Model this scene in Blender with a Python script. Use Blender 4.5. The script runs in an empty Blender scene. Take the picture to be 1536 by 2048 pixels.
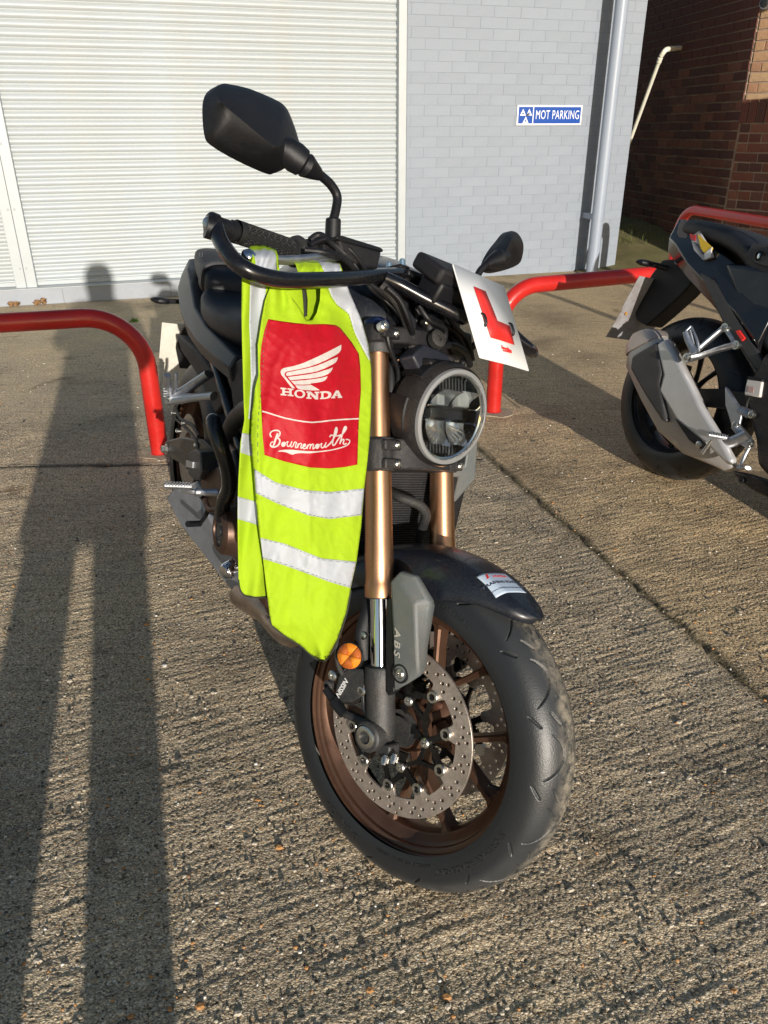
import bpy, bmesh, math, random
import numpy as np
from mathutils import Vector, Matrix, noise
from mathutils.geometry import delaunay_2d_cdt

random.seed(7); RS = np.random.RandomState(11)
scene = bpy.context.scene
COL = scene.collection

# ------------------------------------------------------------ camera, light, exposure
FPX, PITCH, ROLL, H = 1536.7, 0.461523, -0.004326, 1.2593      # focal length in pixels of a 1536 px wide picture
cp, sp, cr, sr = math.cos(PITCH), math.sin(PITCH), math.cos(ROLL), math.sin(ROLL)
_r, _u, _w = np.array([1, 0, 0.]), np.array([0, sp, cp]), np.array([0, cp, -sp])
CR, CU, CF = cr*_r+sr*_u, -sr*_r+cr*_u, _w
cam_d = bpy.data.cameras.new("camera"); cam_d.sensor_fit = 'HORIZONTAL'; cam_d.sensor_width = 36.0
cam_d.lens = 36.0*FPX/1536; cam_d.clip_start = 0.02; cam_d.clip_end = 300
cam = bpy.data.objects.new("camera", cam_d); COL.objects.link(cam)
cam.matrix_world = Matrix(((CR[0], CU[0], -CF[0], 0), (CR[1], CU[1], -CF[1], 0), (CR[2], CU[2], -CF[2], H), (0, 0, 0, 1)))
scene.camera = cam

SUN_AZ, SUN_EL = math.radians(17.4), math.radians(11.3)        # light travels towards (-sin az, cos az), falling
world = bpy.data.worlds.new("World"); scene.world = world; world.use_nodes = True
wn_ = world.node_tree
bg = wn_.nodes.get('Background') or wn_.nodes.new('ShaderNodeBackground')
sky = wn_.nodes.new('ShaderNodeTexSky'); sky.sky_type = 'NISHITA'; sky.sun_disc = False
sky.sun_elevation = SUN_EL; sky.sun_rotation = math.pi-SUN_AZ; sky.air_density = 1.0; sky.dust_density = 0.6
wn_.links.new(sky.outputs[0], bg.inputs[0]); bg.inputs[1].default_value = 0.105
sun_d = bpy.data.lights.new("sun", 'SUN'); sun_d.energy = 5.0; sun_d.angle = math.radians(0.53); sun_d.color = (1.0, 0.93, 0.83)
sun = bpy.data.objects.new("sun", sun_d); COL.objects.link(sun)
ld = Vector((-math.sin(SUN_AZ)*math.cos(SUN_EL), math.cos(SUN_AZ)*math.cos(SUN_EL), -math.sin(SUN_EL)))
sun.rotation_euler = ld.to_track_quat('-Z', 'Y').to_euler(); sun.location = (4, -10, 5)
scene.view_settings.view_transform = 'Standard'; scene.view_settings.look = 'None'
scene.view_settings.exposure = 0.0; scene.view_settings.gamma = 1.0; scene.view_settings.use_curve_mapping = False

# ------------------------------------------------------------ frames measured from the place
def nv(a): return np.array(a, float)
def frame(psi, phi):
    F = nv((math.sin(psi), -math.cos(psi), 0)); Z = nv((0, 0, 1)); L = np.cross(Z, F)
    c, s = math.cos(phi), math.sin(phi); return F, c*L-s*Z, c*Z+s*L
class Fr:
    def __init__(s, O, X, Y, Z): s.O, s.A = nv(O), (nv(X), nv(Y), nv(Z))
    def mat(s):
        m = Matrix.Identity(4)
        for i in range(3):
            for j in range(3): m[j][i] = s.A[i][j]
            m[i][3] = s.O[i]
        return m
    def hit(s, px, py, ax, v):      # point of this frame seen in direction (px,py) on the plane axis==v
        d = (px-768)/FPX*CR+(1024-py)/FPX*CU+CF; c = nv((0, 0, H)); i = 'xyz'.index(ax)
        P = s.O+v*s.A[i]; t = ((P-c)@s.A[i])/(d@s.A[i]); X = c+t*d-s.O
        return Vector((X@s.A[0], X@s.A[1], X@s.A[2]))
Wf, Wl, Wu = frame(0.847, 0.3323)
WC = nv((0.0638, 1.0931, 0.2869))
RK = 0.2886
SF = Fr(WC-0.0134*Wf, math.cos(RK)*Wf+math.sin(RK)*Wu, Wl, math.cos(RK)*Wu-math.sin(RK)*Wf)   # steering frame: forward, left, up the fork
BF = Fr(WC-.24*Wu-nv((0, 0, .06)), *frame(math.radians(26), math.radians(12)))                # body of the near motorcycle
_f2 = frame(math.radians(25), math.radians(12))
TF = Fr(nv((1.14, 2.86, 0))+.235*_f2[2]+nv((0, 0, .08))-.315*_f2[2], *_f2)                    # far motorcycle
WY = 0.305129; WD = 6.72525*H/1.16372
GF = Fr((0, WD, 0), (math.cos(WY), math.sin(WY), 0), (-math.sin(WY), math.cos(WY), 0), (0, 0, 1))  # garage wall: along, into, up
WORLD = Fr((0, 0, 0), (1, 0, 0), (0, 1, 0), (0, 0, 1))

# ------------------------------------------------------------ materials
MATS = {}
def N(nt, t, **k):
    n = nt.nodes.new(t)
    for a, b in k.items():
        if a.startswith('i_'): n.inputs[a[2:].replace('_', ' ')].default_value = b
        else: setattr(n, a, b)
    return n
def mat(name, color, rough=.5, metal=0., bump=0., bscale=200., var=0., vscale=30., coat=0., dust=0., dustcol=(.25, .2, .15), spec=.5, aniso=0., streak=None, trans=0., dscale=9., ior=1.5):
    if name in MATS: return MATS[name]
    m = bpy.data.materials.new(name); m.use_nodes = True; nt = m.node_tree; p = nt.nodes['Principled BSDF']
    c4 = (*color, 1); p.inputs['Base Color'].default_value = c4
    p.inputs['Roughness'].default_value = rough; p.inputs['Metallic'].default_value = metal
    p.inputs['Coat Weight'].default_value = coat; p.inputs['Specular IOR Level'].default_value = spec
    p.inputs['Transmission Weight'].default_value = trans; p.inputs['IOR'].default_value = ior
    if aniso: p.inputs['Anisotropic'].default_value = aniso
    tc = N(nt, 'ShaderNodeTexCoord'); src = tc.outputs['Object']
    col = None
    if streak:
        mp = N(nt, 'ShaderNodeMapping'); mp.inputs['Scale'].default_value = streak; nt.links.new(src, mp.inputs[0]); src2 = mp.outputs[0]
    else: src2 = src
    if var:
        no = N(nt, 'ShaderNodeTexNoise', i_Scale=vscale, i_Detail=6., i_Roughness=.62); nt.links.new(src2, no.inputs['Vector'])
        mr = N(nt, 'ShaderNodeMapRange'); mr.inputs[1].default_value = .25; mr.inputs[2].default_value = .75
        mr.inputs[3].default_value = 1-var; mr.inputs[4].default_value = 1+var*.6; nt.links.new(no.outputs[0], mr.inputs[0])
        mx = N(nt, 'ShaderNodeMix', data_type='RGBA', blend_type='MULTIPLY'); mx.inputs[0].default_value = 1; mx.inputs[6].default_value = c4
        nt.links.new(mr.outputs[0], mx.inputs[7]); col = mx.outputs[2]
        rr = N(nt, 'ShaderNodeMapRange'); rr.inputs[3].default_value = max(0, rough-.12); rr.inputs[4].default_value = min(1, rough+.14)
        nt.links.new(no.outputs[0], rr.inputs[0]); nt.links.new(rr.outputs[0], p.inputs['Roughness'])
    if dust:
        n2 = N(nt, 'ShaderNodeTexNoise', i_Scale=dscale, i_Detail=9., i_Roughness=.7); nt.links.new(src, n2.inputs['Vector'])
        n3 = N(nt, 'ShaderNodeTexNoise', i_Scale=330., i_Detail=3.); nt.links.new(src, n3.inputs['Vector'])
        mu = N(nt, 'ShaderNodeMath', operation='MULTIPLY'); nt.links.new(n2.outputs[0], mu.inputs[0]); nt.links.new(n3.outputs[0], mu.inputs[1])
        m3 = N(nt, 'ShaderNodeMapRange'); m3.inputs[1].default_value = .2; m3.inputs[2].default_value = .42; m3.inputs[3].default_value = 0; m3.inputs[4].default_value = dust
        nt.links.new(mu.outputs[0], m3.inputs[0])
        m2 = N(nt, 'ShaderNodeMix', data_type='RGBA'); m2.inputs[6].default_value = c4; m2.inputs[7].default_value = (*dustcol, 1)
        if col: nt.links.new(col, m2.inputs[6])
        nt.links.new(m3.outputs[0], m2.inputs[0]); col = m2.outputs[2]
    if col: nt.links.new(col, p.inputs['Base Color'])
    if bump:
        nb = N(nt, 'ShaderNodeTexNoise', i_Scale=bscale, i_Detail=4., i_Roughness=.6); nt.links.new(src2, nb.inputs['Vector'])
        b = N(nt, 'ShaderNodeBump'); b.inputs['Strength'].default_value = bump; b.inputs['Distance'].default_value = .002
        nt.links.new(nb.outputs[0], b.inputs['Height']); nt.links.new(b.outputs[0], p.inputs['Normal'])
    MATS[name] = m; return m

BLK = mat('black plastic', (.006, .0065, .009), .45, bump=.2, bscale=900, var=.2, vscale=25, dust=.03, spec=.4)
BLKT = mat('textured black plastic', (.009, .009, .012), .55, bump=.6, bscale=700, var=.3, vscale=60, dust=.06, spec=.4)
GLB = mat('gloss black tube', (.004, .0045, .007), .25, coat=.35, var=.2, vscale=40, bump=.06, bscale=120, dust=.04)
DBL = mat('dark blue black paint', (.0065, .009, .016), .33, coat=.2, dust=.10, dustcol=(.2, .19, .18), var=.1, dscale=14)
SEAT = mat('black vinyl', (.009, .010, .015), .5, bump=.3, bscale=1400, var=.15, vscale=12, dust=.06, dustcol=(.12, .12, .12))
RUB = mat('black rubber', (.02, .02, .021), .62, bump=.4, bscale=500, var=.3, vscale=40, dust=.3, dustcol=(.13, .115, .095))
GOLD = mat('gold anodised aluminium', (.64, .345, .195), .34, metal=1., var=.14, vscale=30, streak=(1, 1, .12), dust=.25, dustcol=(.25, .16, .09), dscale=40)
BRZ = mat('bronze wheel paint', (.15, .078, .050), .36, metal=.65, var=.18, vscale=35, dust=.25, dustcol=(.16, .11, .08), coat=.15)
BRZ2 = mat('dark bronze casing', (.09, .05, .036), .4, metal=.65, var=.2, vscale=40, dust=.35, dustcol=(.16, .13, .10))
CHR = mat('chrome', (.72, .74, .78), .07, metal=1., var=.05, vscale=20)
STL = mat('brushed steel', (.46, .44, .42), .32, metal=1., var=.25, vscale=60, bump=.2, bscale=400, dust=.3, dustcol=(.2, .15, .1))
DISC = mat('brake disc steel', (.56, .49, .44), .38, metal=.75, var=.3, vscale=45, bump=.25, bscale=300, dust=.35, dustcol=(.2, .14, .09), dscale=25)
ZINC = mat('zinc bolt', (.62, .61, .58), .3, metal=1., var=.2, vscale=200)
ALU = mat('cast aluminium', (.50, .52, .56), .42, metal=1., var=.18, vscale=50, dust=.15)
GREY = mat('grey plastic guard', (.125, .14, .145), .52, metal=.2, bump=.3, bscale=600, dust=.4, dustcol=(.2, .15, .11), var=.12, dscale=30)
LUG = mat('satin dark grey casting', (.045, .047, .052), .45, metal=.4, bump=.4, bscale=500, var=.25, dust=.5, dustcol=(.15, .13, .11), dscale=20)
YOKE = mat('grey cast yoke', (.030, .030, .034), .5, metal=.3, bump=.5, bscale=800, dust=.35, dustcol=(.18, .15, .12))
SIL = mat('dirty silencer steel', (.34, .36, .40), .34, metal=.35, var=.25, vscale=14, dust=.35, dustcol=(.2, .15, .11), bump=.2)
HOT = mat('brown heated header', (.42, .33, .26), .38, metal=.85, var=.5, vscale=16, dust=.45, dustcol=(.2, .15, .1))
WHT = mat('white plastic', (.78, .79, .80), .38, bump=.02)
REDP = mat('red print', (.80, .03, .025), .45)
GLASS = mat('clear lens', (.93, .95, .96), .03, trans=1., ior=1.12)
DARKIN = mat('dark inner lamp', (.02, .022, .025), .25)
MIR = mat('reflector chrome', (.88, .89, .90), .22, metal=.9)
AMB = mat('amber reflector', (.95, .28, .01), .25, coat=.6, bump=.9, bscale=900)
AMB2 = mat('amber reflector dark facets', (.5, .11, .005), .25, coat=.6, bump=.9, bscale=900)
PLATE = mat('back of number plate', (.66, .63, .55), .45, var=.12, vscale=14, dust=.4, dustcol=(.35, .26, .2), dscale=18)
PLATE2 = mat('dirty back of number plate', (.33, .33, .34), .5, var=.2, vscale=14, dust=.85, dustcol=(.16, .10, .09), dscale=22)
REDPAINT = mat('red barrier paint', (.58, .016, .012), .34, coat=.2, bump=.6, bscale=30, var=.22, vscale=7, dust=.35, dustcol=(.22, .05, .035), dscale=6)
YEL = mat('yellow plastic', (.75, .50, .03), .5)
REDL = mat('red tail lens', (.45, .01, .01), .2, coat=.5)
ORG = mat('orange tread', (.30, .13, .02), .6)

# ------------------------------------------------------------ mesh helpers
class M:
    def __init__(s): s.v = []; s.f = []
    def add(s, v, f):
        o = len(s.v); s.v += [tuple(a) for a in v]; s.f += [tuple(i+o for i in q) for q in f]; return s
    def merge(s, m, mtx=None):
        return s.add([mtx @ Vector(a) for a in m.v] if mtx else m.v, m.f)
    def map(s, fn): s.v = [tuple(fn(Vector(a))) for a in s.v]; return s
def box(m, c, d, R=None):
    c = Vector(c); P = []
    for x in (-.5, .5):
        for y in (-.5, .5):
            for z in (-.5, .5):
                q = Vector((x*d[0], y*d[1], z*d[2])); P.append(c+(R @ q if R else q))
    return m.add(P, [(0, 1, 3, 2), (4, 6, 7, 5), (0, 4, 5, 1), (2, 3, 7, 6), (0, 2, 6, 4), (1, 5, 7, 3)])
def ringpts(c, d, r, n, up=None):
    d = Vector(d).normalized(); a = (up or (Vector((0, 0, 1)) if abs(d.z) < .9 else Vector((1, 0, 0))))
    x = d.cross(a).normalized(); y = d.cross(x)
    return [Vector(c)+r*(math.cos(t)*x+math.sin(t)*y) for t in [2*math.pi*i/n for i in range(n)]]
def loft(m, secs, cap=True, closed=False):
    n = len(secs[0]); V = [p for s in secs for p in s]; F = []; k = len(secs)
    for i in range(k if closed else k-1):
        for j in range(n):
            a, b = i*n+j, i*n+(j+1) % n; c, d = ((i+1) % k)*n+(j+1) % n, ((i+1) % k)*n+j; F.append((a, b, c, d))
    if cap and not closed: F += [tuple(range(n))[::-1], tuple((k-1)*n+j for j in range(n))]
    return m.add(V, F)
def cyl(m, a, b, r0, r1=None, n=20):
    r1 = r0 if r1 is None else r1; a, b = Vector(a), Vector(b); d = b-a
    return loft(m, [ringpts(a, d, r0, n), ringpts(b, d, r1, n)])
def lathe(m, o, ax, prof, n=48, up=None):       # prof: (distance along axis, radius)
    o, ax = Vector(o), Vector(ax).normalized()
    return loft(m, [ringpts(o+ax*x, ax, max(r, 1e-4), n, up) for x, r in prof])
def ringlathe(m, o, ax, prof, n=64):            # closed profile swept round
    o, ax = Vector(o), Vector(ax).normalized()
    return loft(m, [ringpts(o+ax*x, ax, r, n) for x, r in prof], closed=True)
def catmull(P, res=6, closed=False):
    P = [Vector(p) for p in P]; out = []; n = len(P)
    for i in range(n if closed else n-1):
        p = [P[(i+k) % n] if closed else P[min(max(i+k, 0), n-1)] for k in (-1, 0, 1, 2)]
        for j in range(res):
            t = j/res; out.append(.5*((2*p[1])+(p[2]-p[0])*t+(2*p[0]-5*p[1]+4*p[2]-p[3])*t*t+(3*p[1]-p[0]-3*p[2]+p[3])*t**3))
    if not closed: out.append(P[-1])
    return out
def tube(m, P, r, n=12, res=6, smooth=True, flat=1.):
    Q = catmull(P, res) if smooth else [Vector(p) for p in P]; k = len(Q)
    rr = r if isinstance(r, (list, tuple)) else [r, r]
    t0 = (Q[1]-Q[0]).normalized(); x = t0.orthogonal().normalized(); secs = []
    for i, q in enumerate(Q):
        t = (Q[min(i+1, k-1)]-Q[max(i-1, 0)]).normalized(); x = (x-t*x.dot(t)).normalized(); y = t.cross(x)
        u = i/(k-1)*(len(rr)-1); a = int(min(u, len(rr)-2)); R = rr[a]+(rr[a+1]-rr[a])*(u-a)
        secs.append([q+R*(math.cos(w)*x+flat*math.sin(w)*y) for w in [2*math.pi*j/n for j in range(n)]])
    return loft(m, secs)
def prism(m, pts, a, b, ax='y'):                # polygon in the two other axes, from a to b along ax
    n = len(pts)
    def P(p, v): return {'y': (p[0], v, p[1]), 'x': (v, p[0], p[1]), 'z': (p[0], p[1], v)}[ax]
    return m.add([P(p, a) for p in pts]+[P(p, b) for p in pts], [tuple(range(n))[::-1], tuple(range(n, 2*n))]+[(i, (i+1) % n, n+(i+1) % n, n+i) for i in range(n)])
def sell(c, w, up, dn, e=2.6, n=28, ws=1.):     # superellipse section in the y-z plane at station x
    x, y0, z0 = c; out = []
    for i in range(n):
        t = 2*math.pi*i/n; cc, ss = math.cos(t), math.sin(t)
        a = math.copysign(abs(cc)**(2/e), cc); b = math.copysign(abs(ss)**(2/e), ss)
        out.append(Vector((x, y0+w*a, z0+(up if b > 0 else dn)*b)))
    return out
def curve2d(splines, t, bevel=0.):              # flat plate with holes; lies in xy, thickness t about z=0
    cu = bpy.data.curves.new('tmp', 'CURVE'); cu.dimensions = '2D'; cu.fill_mode = 'BOTH'; cu.extrude = t/2-bevel; cu.bevel_depth = bevel; cu.bevel_resolution = 0
    for P in splines:
        s = cu.splines.new('POLY'); s.points.add(len(P)-1)
        for i, p in enumerate(P): s.points[i].co = (p[0], p[1], 0, 1)
        s.use_cyclic_u = True
    return from_curve(cu)
def from_curve(cu):
    o = bpy.data.objects.new('tmp', cu); COL.objects.link(o)
    dg = bpy.context.evaluated_depsgraph_get(); me = bpy.data.meshes.new_from_object(o.evaluated_get(dg))
    m = M(); m.add([v.co.copy() for v in me.vertices], [tuple(p.vertices) for p in me.polygons])
    bpy.data.objects.remove(o); bpy.data.curves.remove(cu); bpy.data.meshes.remove(me); return m
def text(s, size, t=.001, shear=0., align='CENTER', bold=0., space=1.):
    cu = bpy.data.curves.new('tmp', 'FONT'); cu.body = s; cu.size = size; cu.extrude = t/2; cu.align_x = align; cu.align_y = 'CENTER'; cu.shear = shear; cu.offset = bold; cu.space_character = space; cu.resolution_u = 3
    return from_curve(cu)
def circ(c, r, n=16, a0=0.): return [(c[0]+r*math.cos(a0+2*math.pi*i/n), c[1]+r*math.sin(a0+2*math.pi*i/n)) for i in range(n)]
def T3(o, X, Y):                                # placement matrix from origin and two axes
    X = Vector(X).normalized(); Y = Vector(Y); Y = (Y-X*X.dot(Y)).normalized(); Z = X.cross(Y); m = Matrix.Identity(4)
    for j in range(3): m[j][0], m[j][1], m[j][2], m[j][3] = X[j], Y[j], Z[j], o[j]
    return m

def mesh(m, name, mt, ang=35, smooth=True):
    me = bpy.data.meshes.new(name); me.from_pydata(m.v, [], m.f); me.validate()
    bm = bmesh.new(); bm.from_mesh(me); bmesh.ops.remove_doubles(bm, verts=bm.verts, dist=1e-6); bmesh.ops.recalc_face_normals(bm, faces=bm.faces)
    bm.to_mesh(me); bm.free()
    if mt: me.materials.append(mt)
    if smooth:
        for p in me.polygons: p.use_smooth = True
        me.set_sharp_from_angle(angle=math.radians(ang))
    return me
def obj(name, m, mt, parent=None, fr=None, bevel=0., ang=35, sub=0, label=None, solid=0., seg=2):
    me = m if isinstance(m, bpy.types.Mesh) else mesh(m, name, mt, ang)
    o = bpy.data.objects.new(name, me); COL.objects.link(o)
    if parent is not None:
        o.parent = parent; o.matrix_parent_inverse = Matrix.Identity(4)
        if fr is not None:
            w = Matrix.Identity(4); q = parent
            while q is not None: w = (q.matrix_basis) @ w; q = q.parent
            o.matrix_basis = w.inverted() @ fr.mat()
    elif fr is not None: o.matrix_basis = fr.mat()
    if solid: s = o.modifiers.new('s', 'SOLIDIFY'); s.thickness = solid; s.offset = 0
    if bevel: b = o.modifiers.new('b', 'BEVEL'); b.width = bevel; b.segments = seg; b.limit_method = 'ANGLE'; b.angle_limit = math.radians(30); b.harden_normals = False
    if sub: s = o.modifiers.new('sub', 'SUBSURF'); s.levels = s.render_levels = sub
    if label: o['label'] = label
    return o
def tag(o, label=None, cat=None, group=None, kind=None):
    if label: o['label'] = label
    if cat: o['category'] = cat
    if group: o['group'] = group
    if kind: o['kind'] = kind
    return o
def root(name, fr, label, cat, group=None):
    o = bpy.data.objects.new(name, None); COL.objects.link(o); o.matrix_basis = fr.mat(); o.empty_display_size = .1
    return tag(o, label, cat, group)
def copyto(o, parent, mtx=None):
    c = o.copy(); COL.objects.link(c); c.parent = parent
    if mtx is not None: c.matrix_basis = mtx
    return c

# ============================================================ GROUND
def ground_mat():
    m = bpy.data.materials.new('exposed aggregate concrete'); m.use_nodes = True; nt = m.node_tree; p = nt.nodes['Principled BSDF']; L = nt.links.new
    geo = N(nt, 'ShaderNodeNewGeometry'); P = geo.outputs['Position']
    p.inputs['Roughness'].default_value = .85; p.inputs['Specular IOR Level'].default_value = .3
    wob = N(nt, 'ShaderNodeTexNoise', i_Scale=60., i_Detail=2.); L(P, wob.inputs['Vector'])
    wadd = N(nt, 'ShaderNodeVectorMath', operation='MULTIPLY_ADD'); wadd.inputs[1].default_value = (.006, .006, .006); L(wob.outputs['Color'], wadd.inputs[0]); L(P, wadd.inputs[2])
    st = N(nt, 'ShaderNodeMapping'); st.inputs['Rotation'].default_value = (0, 0, math.radians(-22.5)); st.inputs['Scale'].default_value = (1, 1.5, 1); L(wadd.outputs[0], st.inputs[0])
    v1 = N(nt, 'ShaderNodeTexVoronoi', i_Scale=205., i_Randomness=1.); L(st.outputs[0], v1.inputs['Vector'])
    v2 = N(nt, 'ShaderNodeTexVoronoi', i_Scale=430.); L(st.outputs[0], v2.inputs['Vector'])
    def ramp(src, els, interp='LINEAR'):
        r = N(nt, 'ShaderNodeValToRGB'); r.color_ramp.interpolation = interp; e = r.color_ramp.elements
        while len(e) < len(els): e.new(.5)
        for i, (t, c) in enumerate(els): e[i].position = t; e[i].color = (*c, 1)
        L(src, r.inputs[0]); return r.outputs[0]
    s1 = N(nt, 'ShaderNodeSeparateColor'); L(v1.outputs['Color'], s1.inputs[0]); s2 = N(nt, 'ShaderNodeSeparateColor'); L(v2.outputs['Color'], s2.inputs[0])
    c1 = ramp(s1.outputs[0], [(0, (.10, .082, .062)), (.13, (.48, .395, .29)), (.36, (.72, .61, .46)), (.58, (.56, .46, .34)), (.72, (.82, .72, .56)), (.875, (.24, .19, .14)), (.93, (.66, .38, .16)), (.96, (.88, .84, .76))], 'CONSTANT')
    c2 = ramp(s2.outputs[0], [(0, (.11, .09, .068)), (.17, (.52, .43, .31)), (.5, (.72, .61, .46)), (.82, (.88, .78, .62))], 'CONSTANT')
    mx = N(nt, 'ShaderNodeMix', data_type='RGBA'); L(s1.outputs[1], mx.inputs[0]); L(c1, mx.inputs[6]); L(c2, mx.inputs[7])
    # dirt between stones
    de = N(nt, 'ShaderNodeMapRange'); de.inputs[1].default_value = .35; de.inputs[2].default_value = .75; de.inputs[3].default_value = 1.; de.inputs[4].default_value = .6; L(v1.outputs['Distance'], de.inputs[0])
    m2 = N(nt, 'ShaderNodeMix', data_type='RGBA', blend_type='MULTIPLY'); m2.inputs[0].default_value = 1; L(mx.outputs[2], m2.inputs[6]); L(de.outputs[0], m2.inputs[7])
    # broad stains and fine drag grooves running across the slab
    big = N(nt, 'ShaderNodeTexNoise', i_Scale=1.3, i_Detail=6., i_Roughness=.6); L(P, big.inputs['Vector'])
    bb = ramp(big.outputs[0], [(.30, (.62, .585, .53)), (.46, (1.12, 1.06, .97)), (.72, (1.44, 1.33, 1.12))])
    gr = N(nt, 'ShaderNodeMapping'); gr.inputs['Rotation'].default_value = (0, 0, math.radians(-22.5)); gr.inputs['Scale'].default_value = (3.5, 46, 1); L(P, gr.inputs[0])
    gn = N(nt, 'ShaderNodeTexNoise', i_Scale=1., i_Detail=5., i_Roughness=.65); L(gr.outputs[0], gn.inputs['Vector'])
    gg = ramp(gn.outputs[0], [(.30, (.50, .49, .48)), (.43, (.93, .93, .93)), (.66, (1.10, 1.09, 1.07))])
    m3 = N(nt, 'ShaderNodeMix', data_type='RGBA', blend_type='MULTIPLY'); m3.inputs[0].default_value = 1; L(m2.outputs[2], m3.inputs[6]); L(bb, m3.inputs[7])
    m4 = N(nt, 'ShaderNodeMix', data_type='RGBA', blend_type='MULTIPLY'); m4.inputs[0].default_value = .8; L(m3.outputs[2], m4.inputs[6]); L(gg, m4.inputs[7])
    # tyre scuffs, oil spots and a warmer second slab
    oil = N(nt, 'ShaderNodeTexNoise', i_Scale=3.1, i_Detail=3., i_Roughness=.45); oil.inputs['Distortion'].default_value = .6; L(P, oil.inputs['Vector'])
    oc = ramp(oil.outputs[0], [(.66, (1, 1, 1)), (.74, (.55, .53, .50))])
    m5 = N(nt, 'ShaderNodeMix', data_type='RGBA', blend_type='MULTIPLY'); m5.inputs[0].default_value = 1; L(m4.outputs[2], m5.inputs[6]); L(oc, m5.inputs[7])
    sd = N(nt, 'ShaderNodeVectorMath', operation='DOT_PRODUCT'); sd.inputs[1].default_value = (.956, .294, 0); L(P, sd.inputs[0])
    sm = N(nt, 'ShaderNodeMapRange'); sm.inputs[1].default_value = 1.32; sm.inputs[2].default_value = 1.36; L(sd.outputs['Value'], sm.inputs[0])
    m6 = N(nt, 'ShaderNodeMix', data_type='RGBA', blend_type='MULTIPLY'); L(sm.outputs[0], m6.inputs[0]); L(m5.outputs[2], m6.inputs[6]); m6.inputs[7].default_value = (1.05, .98, .87, 1)
    # slab joints with dirt and moss
    last = m6.outputs[2]
    for (ax, ay, bx, by, w, mc) in JOINTS:
        d = Vector((bx-ax, by-ay)).normalized(); n = (-d.y, d.x, 0)
        sub = N(nt, 'ShaderNodeVectorMath', operation='SUBTRACT'); sub.inputs[1].default_value = (ax, ay, 0)
        jn = N(nt, 'ShaderNodeTexNoise', i_Scale=14., i_Detail=6.); L(P, jn.inputs['Vector'])
        jadd = N(nt, 'ShaderNodeVectorMath', operation='MULTIPLY_ADD'); jadd.inputs[1].default_value = (.05, .05, 0); L(jn.outputs['Color'], jadd.inputs[0]); L(P, jadd.inputs[2]); L(jadd.outputs[0], sub.inputs[0])
        sub2 = N(nt, 'ShaderNodeVectorMath', operation='SUBTRACT'); sub2.inputs[1].default_value = (.025, .025, 0); L(sub.outputs[0], sub2.inputs[0])
        dot = N(nt, 'ShaderNodeVectorMath', operation='DOT_PRODUCT'); dot.inputs[1].default_value = n; L(sub2.outputs[0], dot.inputs[0])
        ab = N(nt, 'ShaderNodeMath', operation='ABSOLUTE'); L(dot.outputs['Value'], ab.inputs[0])
        mr = N(nt, 'ShaderNodeMapRange'); mr.inputs[1].default_value = w*.3; mr.inputs[2].default_value = w*2.6; mr.inputs[3].default_value = .85; mr.inputs[4].default_value = 0; L(ab.outputs[0], mr.inputs[0])
        if abs(d.x) > .9:      # the cross joint stops at the long one
            gx = N(nt, 'ShaderNodeSeparateXYZ'); L(P, gx.inputs[0]); gl = N(nt, 'ShaderNodeMath', operation='LESS_THAN'); gl.inputs[1].default_value = .42; L(gx.outputs[0], gl.inputs[0])
            gm = N(nt, 'ShaderNodeMath', operation='MULTIPLY'); L(gl.outputs[0], gm.inputs[0]); L(mr.outputs[0], gm.inputs[1]); mr = gm
        mj = N(nt, 'ShaderNodeMix', data_type='RGBA'); L(mr.outputs[0], mj.inputs[0]); L(last, mj.inputs[6]); mj.inputs[7].default_value = (*mc, 1); last = mj.outputs[2]
    # green algae towards the buildings
    sx = N(nt, 'ShaderNodeSeparateXYZ'); L(P, sx.inputs[0])
    al = N(nt, 'ShaderNodeMapRange'); al.inputs[1].default_value = 3.5; al.inputs[2].default_value = 9.; al.inputs[3].default_value = 0; al.inputs[4].default_value = .38; L(sx.outputs[1], al.inputs[0])
    aln = N(nt, 'ShaderNodeTexNoise', i_Scale=2.6, i_Detail=7.); L(P, aln.inputs['Vector'])
    am = N(nt, 'ShaderNodeMath', operation='MULTIPLY'); L(al.outputs[0], am.inputs[0]); L(aln.outputs[0], am.inputs[1])
    ma = N(nt, 'ShaderNodeMix', data_type='RGBA'); L(am.outputs[0], ma.inputs[0]); L(last, ma.inputs[6]); ma.inputs[7].default_value = (.22, .20, .07, 1)
    L(ma.outputs[2], p.inputs['Base Color'])
    # relief
    h = N(nt, 'ShaderNodeMath', operation='MULTIPLY_ADD'); h.inputs[1].default_value = -1.3; L(v1.outputs['Distance'], h.inputs[0]); L(gn.outputs[0], h.inputs[2])
    h2 = N(nt, 'ShaderNodeMath', operation='MULTIPLY_ADD'); h2.inputs[1].default_value = -.5; L(v2.outputs['Distance'], h2.inputs[0]); L(h.outputs[0], h2.inputs[2])
    h3 = N(nt, 'ShaderNodeMath', operation='MULTIPLY_ADD'); h3.inputs[1].default_value = .7; L(s1.outputs[2], h3.inputs[0]); L(h2.outputs[0], h3.inputs[2])
    b = N(nt, 'ShaderNodeBump'); b.inputs['Strength'].default_value = .55; b.inputs['Distance'].default_value = .002; L(h3.outputs[0], b.inputs['Height']); L(b.outputs[0], p.inputs['Normal'])
    return m
JOINTS = [(.4268, 3.139, .9384, 1.475, .011, (.085, .07, .035)), (-1.61, 2.97, -.96, 2.99, .012, (.06, .055, .045))]
GM = ground_mat()
X0, X1, Y0, Y1, DX = -2.0, 2.0, .52, 3.72, .004
nx, ny = int((X1-X0)/DX)+1, int((Y1-Y0)/DX)+1
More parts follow.
